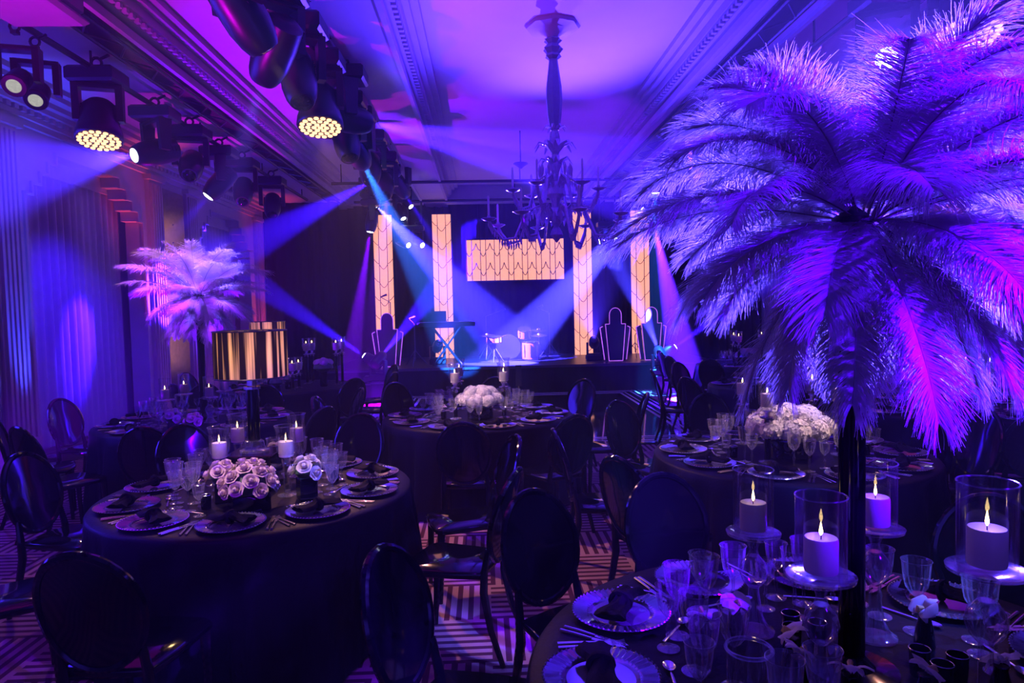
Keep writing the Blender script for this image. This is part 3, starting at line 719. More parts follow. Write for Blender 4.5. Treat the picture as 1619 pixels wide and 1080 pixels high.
# ---- wall uplights
up = [MB().box((0, 0, .02), (.18, .18, .04), b=.01).mesh('base', 'blackplastic'), MB().lathe([(.07, .05), (.09, .10), (.09, .24), (.08, .25)], 16).mesh('can', 'blackplastic'), MB().lathe([(.075, .251), (.04, .262), (.001, .265)], 16).mesh('lens', 'darkglass')]
def uplight(x, y, col, pw, label, tgt=None, deg=34):
    e = inst([('base', up[0]), ('can', up[1], [('lens', up[2])])], 'wall_uplight', label, 'uplight', (x, y, 0), group='wall uplights')
    s = 1 if x < 0 else -1
    spot((x, y, .30), tgt or (x - s * .28, y, 4.0), deg, col, pw, .8, .04)
uplight(-4.85, 7.75, (.04, .05, 1), 220, 'uplight washing the nearest left pilaster blue')
uplight(-4.85, 10.55, RED, 160, 'uplight washing the curtain edge red behind the small feathers', deg=24)
uplight(-4.85, 12.3, (.12, .02, 1), 90, 'uplight at the foot of the left middle pilasters')
uplight(-4.85, 15.9, RED, 110, 'uplight at the last left pilaster')
uplight(6.5, 10.3, RED, 300, 'uplight washing the right wall pink behind the big feathers')
uplight(6.45, 8.6, VIOLET, 420, 'uplight washing the right wall violet', deg=60)
# colour washes standing on the floor beside the walls, aimed at the ceiling coffers
for (x, y, tg, col, pw, deg, lb) in ((-4.6, 2.0, (-2.3, 4.6, 4.7), MAGENTA, 900, 50, 'magenta floor wash by the left wall near the camera'),
                                     (-4.75, 11.6, (-2.4, 9.5, 4.7), MAGENTA, 260, 60, 'magenta floor wash by the left pilasters'),
                                     (6.3, 4.0, (2.6, 7.0, 4.7), (.15, .0, 1), 110, 75, 'violet floor wash by the right wall'),
                                     (6.3, 10.0, (1.6, 11.5, 4.7), (.24, .0, .9), 90, 70, 'purple floor wash by the right wall toward the stage'),
                                     (-4.6, 6.0, (.2, 9.5, 4.7), (.15, .0, 1), 1500, 70, 'purple floor wash by the left curtain')):
    e = inst([('base', up[0]), ('can', up[1], [('lens', up[2])])], 'floor_wash_light', lb, 'uplight', (x, y, 0), group='floor washes')
    spot((x, y, .30), tg, deg, col, pw, .9, .05)

# fabric-wrapped hoist box, top left
e = thing('hoist_box', 'fabric-wrapped hoist box hanging at the top left', 'box', (-3.30, 5.30, 4.05))
link('cover', MB().box((0, 0, .17), (.52, .48, .26), b=.05).mesh('cover', 'wrap'), e)
link('lower_pad', MB().box((0, 0, .02), (.58, .52, .07), b=.03).mesh('lower_pad', 'wrap'), e)
for s in (-1, 1): link('strap', MB().tube([(s * .2, 0, .28), (s * .2, 0, .345)], .012, 5).mesh('strap', 'blackmetal'), e)

# ================================================================== chandelier
CHX, CHY = 0.80, 7.35
e = thing('chandelier', 'crystal chandelier with candle arms and silk-sleeved stem', 'chandelier', (CHX, CHY, 0))
link('ceiling_rose', MB().lathe([(.30, 4.749), (.28, 4.72), (.16, 4.70), (.10, 4.66), (.05, 4.62)], 8).mesh('ceiling_rose', 'plaster'), e)
link('ruffle', MB().lathe([(.05, 4.63), (.10, 4.60), (.06, 4.56), (.11, 4.51), (.07, 4.46), (.09, 4.43), (.05, 4.40)], 14, rib=.18).mesh('ruffle', 'sleeve'), e)
link('silk_sleeve', MB().lathe([(.045, 4.42), (.06, 4.30), (.085, 4.12), (.09, 3.98), (.075, 3.80), (.05, 3.66)], 14, rib=.12).mesh('silk_sleeve', 'sleeve'), e)
link('stem', MB().lathe([(.02, 3.70), (.05, 3.62), (.06, 3.55), (.03, 3.48), (.04, 3.36), (.075, 3.30), (.04, 3.22), (.03, 3.12), (.08, 3.06), (.10, 2.98), (.05, 2.91), (.045, 2.84), (.10, 2.79), (.12, 2.74), (.06, 2.69), (.03, 2.64), (.06, 2.59), (.07, 2.55), (.03, 2.50), (.005, 2.47)], 16, rib=.12).mesh('stem', 'murano'), e)
bead = MB().lathe([(.002, 0), (.012, -.02), (.009, -.045), (.001, -.06)], 5).mesh('bead', 'murano')
def chan_tier(n, r, z, drop, ph, cand):
    path = [(0.05, z + .05), (r * .25, z + .16), (r * .45, z + .10), (r * .62, z - drop), (r * .80, z - drop - .02), (r * .95, z - drop * .4), (r, z)]
    arm = MB().tube([(x, 0, zz) for x, zz in path], .016, 6)
    for i in range(26):                                          # row of drops along the arm
        t = i / 25 * (len(path) - 1); k = min(int(t), len(path) - 2); f = t - k
        x = path[k][0] * (1 - f) + path[k + 1][0] * f; zz = path[k][1] * (1 - f) + path[k + 1][1] * f
        arm.lathe([(.002, 0), (.012, -.02), (.009, -.05), (.001, -.07)], 5, Matrix.Translation((x, 0, zz - .01)))
    am = arm.mesh('arm', 'murano')
    pan = MB().lathe([(.015, -.01), (.05, .0), (.085, .02), (.08, .024), (.02, .012), (.018, .05)], 14).mesh('drip_pan', 'murano')
    cn = MB().lathe([(.012, .04), (.012, .04 + cand), (.003, .06 + cand)], 8).mesh('electric_candle', 'wax')
    for i in range(n):
        a = 2 * PI * i / n + ph; T = Matrix.Rotation(a, 4, 'Z')
        o = link('arm', am, e, T)
        link('drip_pan', pan, o, (r, 0, z)); link('electric_candle', cn, o, (r, 0, z))
chan_tier(8, .74, 2.70, .18, .2, .20)
chan_tier(6, .46, 3.02, .16, .0, .20)
lf = MB().tube([(0, 0, 0), (.08, 0, .10), (.15, 0, .12), (.19, 0, .06)], [.02, .025, .02, .006], 5, flat=.4).mesh('glass_leaf', 'murano')
for z, n, sc_ in ((3.62, 8, .7), (3.38, 9, 1.2), (3.24, 8, 1.0)):
    for i in range(n): link('glass_leaf', lf, e, Matrix.Translation((0, 0, z)) @ Matrix.Rotation(2 * PI * i / n + z, 4, 'Z') @ Matrix.Diagonal((sc_, sc_, sc_, 1)))
for z, r, n in ((2.80, .16, 14), (3.30, .17, 12)):
    for i in range(n):
        a = 2 * PI * i / n; link('crystal_drop', bead, e, Matrix.Translation((r * math.cos(a), r * math.sin(a), z)) @ Matrix.Diagonal((1.6, 1.6, 2.4, 1)))
# small smoke-detector style pendant seen beside it
pp = at(823, 255, 11.6)
e = thing('pendant_dish', 'small dark dish pendant hanging beyond the chandelier', 'pendant', (pp.x, 11.6, 0))
link('rod', MB().tube([(0, 0, 4.19), (0, 0, 4.749)], .01, 6).mesh('rod', 'blackmetal'), e)
link('dish', MB().lathe([(.02, 4.12), (.05, 4.15), (.13, 4.20), (.12, 4.21), (.02, 4.19)], 16).mesh('dish', 'blackmetal'), e)

# ================================================================== tables
TR_ = 0.915; TZ = 0.75
TB = {
 1: dict(c=(-1.33, 3.98), n='the rose and lamp table', r=.86),
 2: dict(c=(-2.82, 6.75), n='the feather table by the curtains', r=.90),
 3: dict(c=(-.08, 6.55), n='the table before the stage', r=.90),
 4: dict(c=(2.05, 4.52), n='the big hydrangea table', r=.89),
 5: dict(c=(.965, 1.80), n='the nearest feather table', r=.86),
 6: dict(c=(-2.75, 9.6), n='the far lamp table', r=.90),
 7: dict(c=(4.45, 11.2), n='the far table right of the stage', r=.90),
 8: dict(c=(4.30, 6.15), n='the table beside the pink uplight', r=.90),
 9: dict(c=(3.70, 8.3), n='the table behind the hydrangea table', r=.90),
}
def cloth_mesh(r, seed):
    rnd = random.Random(seed); n = 144; V = [(0, 0, TZ + .006)]; Fs = []; rings = []
    nf = rnd.randint(15, 19); p1 = rnd.uniform(0, 6)
    prof = [(r * .5, TZ + .006, 0), (r * .9, TZ + .006, 0), (r, TZ + .004, 0), (r + .012, TZ - .012, 0), (r + .018, TZ - .08, .008), (r + .03, TZ - .22, .022), (r + .045, .32, .035), (r + .06, .12, .045), (r + .07, .012, .05)]
    for (rr, z, am) in prof:
        ring = []
        for i in range(n):
            a = 2 * PI * i / n; d = am * (math.sin(nf * a + p1) + .4 * math.sin(2.3 * nf * a + 1.3 * math.sin(3 * a)))
            ring.append(len(V)); V.append(((rr + d) * math.cos(a), (rr + d) * math.sin(a), z))
        rings.append(ring)
    for i in range(n): Fs.append((0, rings[0][i], rings[0][(i + 1) % n]))
    for a, b in zip(rings, rings[1:]):
        for i in range(n): j = (i + 1) % n; Fs.append((a[i], b[i], b[j], a[j]))
    return MB().add(V, Fs).mesh('tablecloth', 'cloth', 70)
tt = MB().lathe([(.835, TZ - .04), (.84, TZ - .02), (.835, TZ)], 48).mesh('tabletop', 'wood')
ped = MB().lathe([(.30, .0), (.30, .03), (.06, .08), (.05, .6), (.12, TZ - .04)], 16).mesh('pedestal', 'blackmetal')
for k, t in TB.items():
    inst([('tabletop', tt), ('pedestal', ped)], 'round_table', 'round table hidden under the black cloth of %s' % t['n'], 'table', (*t['c'], 0), group='round banquet tables')
    single('tablecloth', cloth_mesh(t['r'], k), 'black floor-length cloth draped over %s' % t['n'], 'tablecloth', (*t['c'], 0), group='black tablecloths')

# ------------------------------------------------------------------ chairs
def chair_spec():
    S = []
    fr = [(-.21, .20), (-.17, .235), (.0, .25), (.17, .235), (.21, .20), (.195, -.05), (.17, -.19), (0, -.205), (-.17, -.19), (-.195, -.05)]
    s = MB(); n = len(fr)
    V = []
    for (z, k) in ((.425, .96), (.435, 1), (.455, 1), (.465, .95)):
        V += [(x * k, y * k, z) for x, y in fr]
    Fs = [tuple(reversed(range(n)))]
    for r in range(3):
        for i in range(n): j = (i + 1) % n; Fs.append((r * n + i, r * n + j, (r + 1) * n + j, (r + 1) * n + i))
    V.append((0, 0, .458)); c = len(V) - 1
    for i in range(n): Fs.append((3 * n + i, 3 * n + (i + 1) % n, c))
    S.append(('seat', s.add(V, Fs).mesh('seat', 'lacquer', 50)))
    def bk(z): return -.195 - (z - .45) * .24
    rim = [(.195 * math.cos(a), 0, .715 + .235 * math.sin(a)) for a in [2 * PI * i / 32 for i in range(32)]]
    S.append(('back_rim', MB().tube([(x, bk(z) - .03 * (1 - (x / .2) ** 2), z) for x, _, z in rim], .017, 8, closed=True).mesh('back_rim', 'lacquer')))
    p = MB(); V = []; Fs = []
    for d in (.006, -.006):
        base = len(V); V.append((0, bk(.715) - .03 + d, .715))
        for rr in (.5, 1.0):
            for x, _, z in rim:
                X, Z = x * rr, .715 + (z - .715) * rr; V.append((X, bk(Z) - .03 * (1 - (X / .2) ** 2) + d, Z))
        for i in range(32):
            j = (i + 1) % 32; f = [(base, base + 1 + i, base + 1 + j), (base + 1 + i, base + 33 + i, base + 33 + j, base + 1 + j)]
            Fs += f if d < 0 else [tuple(reversed(q)) for q in f]
    S.append(('back_panel', p.add(V, Fs).mesh('back_panel', 'lacquer', 60)))
    for sx in (-1, 1):
        S.append(('leg', MB().tube([(sx * .175, .20, .43), (sx * .178, .205, .25), (sx * .17, .215, .0)], [.024, .019, .014], 8).mesh('leg', 'lacquer')))
        S.append(('leg', MB().tube([(sx * .155, bk(.58), .58), (sx * .165, -.205, .46), (sx * .165, -.20, .36), (sx * .172, -.235, .18), (sx * .18, -.30, .0)], [.015, .020, .022, .018, .014], 8).mesh('leg', 'lacquer')))
    return S
CH = chair_spec()
def clock(dx, dy):
    h = round((math.atan2(dx, dy) / (2 * PI) * 12)) % 12
    return ['twelve', 'one', 'two', 'three', 'four', 'five', 'six', 'seven', 'eight', 'nine', 'ten', 'eleven'][h]
BACKS = {
 1: [(.03, 3.50), (-.02, 4.32), (-1.05, 5.30), (-2.25, 5.15), (-2.72, 4.25), (-2.50, 3.15), (-1.45, 2.52)],
 2: [(-3.55, 5.42), (-4.15, 6.05), (-4.2, 7.1), (-2.6, 5.40), (-1.70, 6.15), (-1.75, 7.2), (-3.3, 8.1)],
 3: [(-.17, 5.08), (.58, 5.32), (1.22, 6.35), (.92, 7.45), (-1.42, 6.7), (-.95, 7.7), (.1, 8.0)],
 4: [(.80, 3.72), (.62, 4.55), (1.25, 5.65), (2.02, 5.95), (2.95, 5.62), (3.45, 4.75), (3.25, 3.75)],
 5: [(.24, 2.95), (-.25, 2.30), (.86, 3.03), (1.98, 2.62)],
 6: [(-1.45, 9.2), (-1.75, 8.6), (-2.6, 8.25), (-3.6, 8.55), (-1.6, 10.3), (-4.05, 9.9)],
 7: [(3.2, 10.8), (3.5, 10.2), (4.3, 9.9), (5.3, 10.2), (3.4, 11.9)],
 8: [(3.95, 4.85), (5.1, 5.1), (5.5, 6.4)],
 9: [(2.5, 7.7), (2.45, 8.5), (3.05, 7.15), (2.9, 9.35)],
}
for k, L in BACKS.items():
    cx, cy_ = TB[k]['c']; used = {}
    for (bx, by) in L:
        d = Vector((cx - bx, cy_ - by, 0)); dist = d.length; d.normalize()
        sd = max(TB[k]['r'] + (.26 if k == 5 else .37), dist - .27)
        lx, ly = cx - d.x * sd, cy_ - d.y * sd
        ck = clock(bx - cx, by - cy_); used[ck] = used.get(ck, 0) + 1
        lab = "glossy black oval-back chair at %s o'clock%s of %s" % (ck, ' again, farther round' if used[ck] > 1 else '', TB[k]['n'])
        inst(CH, 'oval_back_chair', lab, 'chair', (lx, ly, 0), math.atan2(d.y, d.x) - PI / 2, 'black oval-back chairs')

# ------------------------------------------------------------------ table setting meshes
def charger_mesh():
    n = 96; V = []; Fs = []
    prof = [(.001, .006, 0), (.095, .006, 0), (.105, .010, 0), (.115, .013, .0022), (.150, .017, .0028), (.158, .019, .0012), (.160, .016, 0), (.150, .011, 0), (.10, .002, 0), (.001, .002, 0)]
    for (r, z, rb) in prof:
        for i in range(n): a = 2 * PI * i / n; V.append((r * math.cos(a), r * math.sin(a), z + (rb if i % 2 else -rb)))
    for k in range(len(prof) - 1):
        for i in range(n): j = (i + 1) % n; Fs.append((k * n + i, k * n + j, (k + 1) * n + j, (k + 1) * n + i))
    return MB().add(V, Fs).mesh('rim_plate', 'charger', 20)
def bead_ring():
    mb = MB()
    for i in range(60):
        a = 2 * PI * i / 60; mb.lathe([(.001, .0145), (.0045, .0185), (.001, .0225)], 4, Matrix.Translation((.1595 * math.cos(a), .1595 * math.sin(a), 0)))
    return mb.mesh('beaded_rim', 'silver')
CHARGER = [('charger_body', charger_mesh()), ('beaded_rim', bead_ring())]
def napkin_mesh(seed):
    rnd = random.Random(seed); nx, ny = 14, 8; V = []; Fs = []
    for side in (1, -1):
        for j in range(ny + 1):
            for i in range(nx + 1):
                u, v = i / nx * 2 - 1, j / ny * 2 - 1
                pinch = .45 + .55 * abs(u) ** .8
                x = u * .115; y = v * .055 * pinch + .008 * math.sin(u * 5 + seed)
                h = .020 * (1 - v * v) ** .5 * (1 - .35 * abs(u)) + .005 * math.sin(v * 7 + u * 3 + seed) + (.016 * math.exp(-(u / .18) ** 2) if side > 0 else 0)
                if side < 0: h = -.010 * (1 - v * v) ** .5
                V.append((x, y, .030 + h))
    o = (nx + 1) * (ny + 1)
    for sdx in (0, 1):
        for j in range(ny):
            for i in range(nx):
                a = sdx * o + j * (nx + 1) + i; q = (a, a + 1, a + nx + 2, a + nx + 1); Fs.append(q if sdx == 0 else q[::-1])
    return MB().add(V, Fs).mesh('folded_cloth', 'napkin', 70)
NAPS = [[('folded_cloth', napkin_mesh(i)), ('knot_band', MB().tube([(.004 * math.sin(a * 2), .032 * math.cos(a), .036 + .026 * math.sin(a)) for a in [2 * PI * q / 14 for q in range(14)]], .011, 6, closed=True).mesh('knot_band', 'napkin'))] for i in range(3)]
def glass_spec(h, r, foot, tag_=''):
    hb = h * .50; zb = h - hb
    bowl = [(.006, zb), (r * .45, zb + hb * .10), (r * .78, zb + hb * .28), (r * .92, zb + hb * .55), (r * 1.0, h * .97), (r * 1.05, h)]
    b = MB().lathe(bowl, 28, rib=.10, ribr=(zb + hb * .05, h * .93), capb=False, capt=False)
    rim = MB().tube([(r * 1.05 * math.cos(a), r * 1.05 * math.sin(a), h) for a in [2 * PI * i / 28 for i in range(28)]], .0012, 4, closed=True)
    stm = MB().lathe([(.005, .008), (.0045, zb * .45), (.009, zb * .62), (.0045, zb * .72), (.006, zb)], 10)
    ft = MB().lathe([(foot, .001), (foot, .003), (foot * .4, .006), (.005, .012)], 24)
    return [('bowl', b.mesh('bowl', 'glass', 15), [('rim', rim.mesh('rim', 'crystal'))]), ('stem', stm.mesh('stem', 'crystal')), ('foot', ft.mesh('foot', 'crystal'))]
GL = {'tall': glass_spec(.225, .041, .036), 'medium': glass_spec(.195, .036, .034), 'small': glass_spec(.165, .031, .030)}
def far_glass(h, r):
    mb = MB().lathe([(r * .8, 0), (r * .8, .004), (.005, .012), (.005, h * .5), (r * .6, h * .62), (r * .95, h * .8), (r, h)], 12, rib=.08, ribr=(h * .55, h), capt=False); return mb.mesh('wine_glass', 'crystal')
FARG = {'tall': far_glass(.225, .042), 'medium': far_glass(.195, .037), 'small': far_glass(.165, .032)}
def fork_mesh():
    mb = MB()
    mb.tube([(0, -.10, .004), (0, -.04, .005), (0, .02, .006), (0, .045, .004)], [.0065, .0055, .003, .006], 6, flat=.45)
    mb.box((0, .054, .005), (.021, .018, .0022))
    for i in range(4): mb.tube([(-.0085 + i * .0057, .062, .005), (-.0085 + i * .0057, .085, .0035), (-.0085 + i * .0057, .104, .007)], [.0018, .0017, .0009], 5)
    return mb.mesh('fork', 'silver')
def knife_mesh():
    mb = MB().tube([(0, -.11, .005), (0, -.06, .006), (0, .0, .005)], [.0075, .007, .005], 6, flat=.55)
    mb.prism([(-.006, .0), (.008, .002), (.0105, .05), (.009, .09), (.002, .115), (-.006, .10)], .0035, .0055, 'z'); return mb.mesh('knife', 'silver')
def spoon_mesh():
    mb = MB().tube([(0, -.09, .004), (0, 0, .006), (0, .045, .005)], [.006, .0045, .003], 6, flat=.45)
    V = []; Fs = []
    for r in (0.0, .5, 1.0):
        for i in range(16): a = 2 * PI * i / 16; V.append((.018 * r * math.sin(a), .068 + .028 * r * math.cos(a), .002 + .007 * r * r))
    for k in range(2):
        for i in range(16): j = (i + 1) % 16; Fs.append((k * 16 + i, k * 16 + j, (k + 1) * 16 + j, (k + 1) * 16 + i))
    mb.add(V, Fs); return mb.mesh('spoon', 'silver')
FORK, KNIFE, SPOON = fork_mesh(), knife_mesh(), spoon_mesh()

OCC = []; PLATES = []
def free(p, r): return all((p[0] - q[0]) ** 2 + (p[1] - q[1]) ** 2 > (r + q[2]) ** 2 for q in OCC)
def place_settings(k, n, phase, near=True, skip=()):
    cx, cy_ = TB[k]['c']; R = TB[k]['r']; tn_ = TB[k]['n']; Z = TZ + .007
    PLATES.clear()
    for i in range(n):
        a = phase + 2 * PI * i / n; PLATES.append((cx + (R - .19) * math.cos(a), cy_ + (R - .19) * math.sin(a)))
    for i in range(n):
        if i in skip: continue
        a = phase + 2 * PI * i / n; rad = Vector((math.cos(a), math.sin(a), 0)); rt = Vector((-math.sin(a), math.cos(a), 0))
        rz = math.atan2(rad.y, rad.x) + PI / 2                       # local +y looks to the table centre
        ck = clock(rad.x, rad.y); P = lambda dr, ds, z=0: tuple(Vector((cx, cy_, Z + z)) + rad * (R - dr) + rt * ds)
        rn = random.Random(k * 100 + i); L = lambda s: "%s at %s o'clock on %s" % (s, ck, tn_)
        if not all((P(.19, 0)[0] - q[0]) ** 2 + (P(.19, 0)[1] - q[1]) ** 2 > (.11 + q[2]) ** 2 for q in DECOR): continue
        inst(CHARGER, 'charger_plate', L('ribbed silver charger plate'), 'plate', P(.19, 0), rz, 'charger plates')
        inst(NAPS[i % 3], 'napkin', L('knotted black napkin'), 'napkin', P(.19, 0, .008), rz + rn.uniform(-.6, .6), 'black napkins')
        if near or k in (2,):
            fo = [('outer dinner fork', -.205), ('inner dinner fork', -.182)]
            for nm, ds in fo: single('fork', FORK, L('silver ' + nm), 'fork', P(.19, ds), rz + rn.uniform(-.05, .05), 'forks')
            for nm, ds in (('outer knife', .205), ('inner knife', .184)): single('knife', KNIFE, L('silver ' + nm), 'knife', P(.19, ds), rz + rn.uniform(-.05, .05), 'knives')
            single('spoon', SPOON, L('silver dessert spoon'), 'spoon', P(.385, 0.02), rz + PI / 2 + rn.uniform(-.1, .1), 'spoons')
        for nm, dr, ds in (('tall', .44, .05), ('medium', .40, .14), ('small', .46, -.045), ('second tall', .50, .11)):
            j = Vector((rn.uniform(-.012, .012), rn.uniform(-.012, .012), 0)); q = Vector(P(dr, ds)) + j
            for tr_ in range(14):
                if free(q, .044) and all((q.x - u[0]) ** 2 + (q.y - u[1]) ** 2 > .20 ** 2 for u in PLATES): break
                an = tr_ * 2.4; q = Vector(P(dr, ds)) + Vector((math.cos(an), math.sin(an), 0)) * (.025 + .012 * tr_)
            else: continue
            OCC.append((q.x, q.y, .044)); lb = L('%s fluted wine glass' % nm)
            nm = nm.split()[-1]
            if near: inst(GL[nm], 'wine_glass', lb, 'wine glass', q, rz, 'fluted wine glasses')
            else: single('wine_glass', FARG[nm], lb, 'wine glass', q, rz, 'fluted wine glasses')
# ------------------------------------------------------------------ candles and holders
def candle_spec(r, h):
    wx = MB().lathe([(r * .97, 0), (r, .004), (r, h - .006), (r * .94, h), (r * .6, h - .004), (.002, h - .006)], 24, capt=False).mesh('wax_body', 'wax')
    wk = MB().tube([(0, 0, h - .006), (.001, 0, h + .010)], .0014, 5).mesh('wick', 'wick')
    fs = r / .052
    fl = MB().lathe([(.0012, h + .004), (.0055 * fs, h + .014 * fs), (.0060 * fs, h + .020 * fs), (.0035 * fs, h + .034 * fs), (.0004, h + .050 * fs)], 8).mesh('flame', 'flame')
    return [('wax_body', wx), ('wick', wk, [('flame', fl)])]
CAND = {'std': candle_spec(.037, .085), 'wide': candle_spec(.040, .085), 'tall': candle_spec(.035, .11), 'far': candle_spec(.042, .10)}
def holder_tulip(hs, m):                                            # tulip hurricane on a stem of height hs
    ft = MB().lathe([(.055, 0), (.055, .006), (.02, .014), (.016, .03)], 24).mesh('foot', 'crystal')
    if m == 'black': sp = [('foot', ft), ('stem', MB().lathe([(.019, .02), (.019, hs - .08)], 16).mesh('stem', 'lacquer')),
                           ('collar', MB().lathe([(.021, hs - .085), (.03, hs - .07), (.018, hs - .055), (.045, hs - .045), (.045, hs - .038), (.015, hs - .03), (.02, hs - .01), (.03, hs)], 20).mesh('collar', 'silver'))]
    else: sp = [('foot', ft), ('stem', MB().lathe([(.016, .02), (.026, .05), (.022, hs * .5), (.034, hs * .6), (.022, hs * .72), (.03, hs)], 16, rib=.1).mesh('stem', 'crystal'))]
    bowl = [(.012, hs), (.030, hs + .008), (.050, hs + .04), (.057, hs + .075), (.053, hs + .12), (.052, hs + .15), (.060, hs + .185)]
    hb = MB().lathe(bowl, 32, capb=False, capt=False).mesh('hurricane', 'clear')
    rm = MB().tube([(.060 * math.cos(a), .060 * math.sin(a), hs + .185) for a in [2 * PI * i / 28 for i in range(28)]], .0016, 4, closed=True).mesh('rim', 'crystal')
    return sp + [('hurricane', hb, [('rim', rm)])]
def holder_cyl(hs, cr, ch):                                         # trumpet foot, ball, dish and a glass cylinder
    ft = MB().lathe([(.062, 0), (.062, .006), (.045, .016), (.028, .05), (.018, .11), (.015, hs - .17)], 24).mesh('foot', 'crystal')
    bl = MB().lathe([(.016, hs - .17), (.034, hs - .15), (.044, hs - .12), (.036, hs - .09), (.018, hs - .07)], 24).mesh('ball', 'crystal')
    nk = MB().lathe([(.018, hs - .072), (.012, hs - .05), (.022, hs - .02), (.05, hs - .015), (.080, hs - .004), (.082, hs + .004), (.070, hs), (.03, hs - .004)], 28).mesh('dish', 'crystal')
    cl = MB().lathe([(cr, hs + .002), (cr, hs + ch)], 32, capb=False, capt=False).mesh('cylinder', 'clear')
    rm = MB().tube([(cr * math.cos(a), cr * math.sin(a), hs + ch) for a in [2 * PI * i / 32 for i in range(32)]], .0022, 5, closed=True).mesh('rim', 'crystal')
    return [('foot', ft), ('ball', bl), ('dish', nk), ('cylinder', cl, [('rim', rm)])]
HT = {'glass': holder_tulip(.21, 'glass'), 'black': holder_tulip(.33, 'black')}
def candle_at(pxy, Y, z_c, holder, hs, cand, label, ch=.085, clabel=None, extra=0.012):
    """candle centre seen at pixel pxy at depth Y; holder stands on the cloth below"""
    p = at(pxy[0], pxy[1], Y); OCC.append((p.x, Y, .066))
    inst(holder, 'candle_holder', 'holder of the ' + label, 'candle holder', (p.x, Y, TZ + .007), 0, 'glass candle holders')
    inst(CAND[cand], 'candle', label, 'candle', (p.x, Y, TZ + .007 + hs + extra), random.uniform(0, 6), 'lit pillar candles')
# rose table
for (px, py), Y, lb in (((347, 712), 3.86, 'lit cream candle, front left one before the lamp of the rose table'), ((376, 692), 4.33, 'lit cream candle, back left one beside the lamp pole'),
                        ((452, 706), 3.84, 'lit cream candle, front right one of the rose table'), ((469, 692), 4.28, 'lit cream candle, back right one of the rose table')):
    candle_at((px, py), Y, 1.0, HT['glass'], .21, 'wide', lb)
# table before the stage
for (px, py), Y, lb in (((719, 604), 6.35, 'lit candle left of the hydrangeas before the stage, nearer one'), ((726, 594), 6.95, 'lit candle left of the hydrangeas before the stage, farther one'),
                        ((796, 602), 6.35, 'lit candle right of the hydrangeas before the stage, nearer one'), ((797, 592), 6.95, 'lit candle right of the hydrangeas before the stage, farther one')):
    candle_at((px, py), Y, 1.1, HT['black'], .33, 'wide', lb)
# hydrangea table
for (px, py), Y, lb in (((1174, 627), 4.85, 'lit candle, leftmost over the big hydrangea table'), ((1213, 634), 4.25, 'lit candle, second from left over the big hydrangea table'),
                        ((1284, 620), 4.95, 'lit candle, third from left over the big hydrangea table'), ((1327, 632), 4.40, 'lit candle beside the black feather pole on the hydrangea table')):
    candle_at((px, py), Y, 1.1, HT['black'], .345, 'wide', lb)
# nearest table
HC = holder_cyl(.34, .060, .20)
for (px, py), Y, hs, lb in (((1191, 824), 2.05, .31, 'lit pillar candle, leftmost in the tall cylinders of the nearest table'), ((1298, 890), 1.62, .346, 'lit pillar candle in the tall cylinder left of the feather pole'),
                            ((1384, 806), 1.98, .335, 'lit pale pillar candle just right of the feather pole'), ((1560, 882), 1.47, .408, 'lit pillar candle in the rightmost tall cylinder')):
    candle_at((px, py), Y, 1.15, holder_cyl(hs, .060, .20), hs, 'wide', lb)
# feather table by the curtains, table by the uplight, far tables
HF = holder_cyl(.24, .05, .20)
for (px, py), Y, lb in (((260, 607), 6.45, 'lit candle in a cylinder, leftmost under the small feathers'), ((290, 599), 6.9, 'lit candle in a cylinder left of the small feather pole'),
                        ((330, 607), 6.55, 'lit white candle in a cylinder right of the small feather pole'), ((354, 602), 7.1, 'lit candle in a cylinder beside the lamp shade')):
    candle_at((px, py), Y, 1.0, HF, .24, 'std', lb)
for (px, py), Y, lb in (((1527, 583), 6.1, 'lit candle at the far right, left one by the pink uplight'), ((1565, 588), 5.9, 'lit candle at the far right, right one by the pink uplight')):
    candle_at((px, py), Y, 1.0, holder_cyl(.33, .05, .20), .33, 'far', lb)
for (px, py), Y, k, lb in (((484, 552), 9.9, 6, 'lit candle, left of the pair behind the white hydrangeas'), ((493, 551), 10.1, 6, 'lit candle, right of the pair behind the white hydrangeas'),
                           ((531, 551), 9.7, 6, 'lit candle, left of the pair by the stage lights'), ((540, 549), 9.9, 6, 'lit candle, right of the pair by the stage lights'),
                           ((462, 584), 9.2, 6, 'lit low candle beside the lamp shade, left one'), ((472, 582), 9.4, 6, 'lit low candle beside the lamp shade, right one'),
                           ((1160, 537), 11.1, 7, 'lit candle, left of the far pair over the white flowers'), ((1168, 539), 11.0, 7, 'lit candle, right of the far pair over the white flowers'),
                           ((1204, 536), 11.2, 7, 'lit single candle at the far table on the right'), ((1303, 560), 8.35, 9, 'lit candle behind the big feathers')):
    p = at(px, py, Y); hs = max(.08, p.z - .04 - TZ)
    candle_at((px, py), Y, 1.0, holder_tulip(hs, 'black'), hs, 'far', lb)
# low hurricane at the bottom edge
p = atz(1184, 1030, .95); OCC.append((p.x, p.y, .06))
inst([('base', MB().lathe([(.05, 0), (.05, .008), (.045, .014)], 24).mesh('base', 'darkglass')), ('cylinder', MB().lathe([(.050, .014), (.052, .20)], 32, capb=False, capt=False).mesh('cylinder', 'clear'), [('rim', MB().tube([(.053 * math.cos(a), .053 * math.sin(a), .2) for a in [2 * PI * i / 32 for i in range(32)]], .005, 6, closed=True).mesh('rim', 'crystal'))])], 'hurricane_vase', 'low thick-rimmed glass cylinder at the bottom edge', 'vase', (p.x, p.y, TZ + .007))

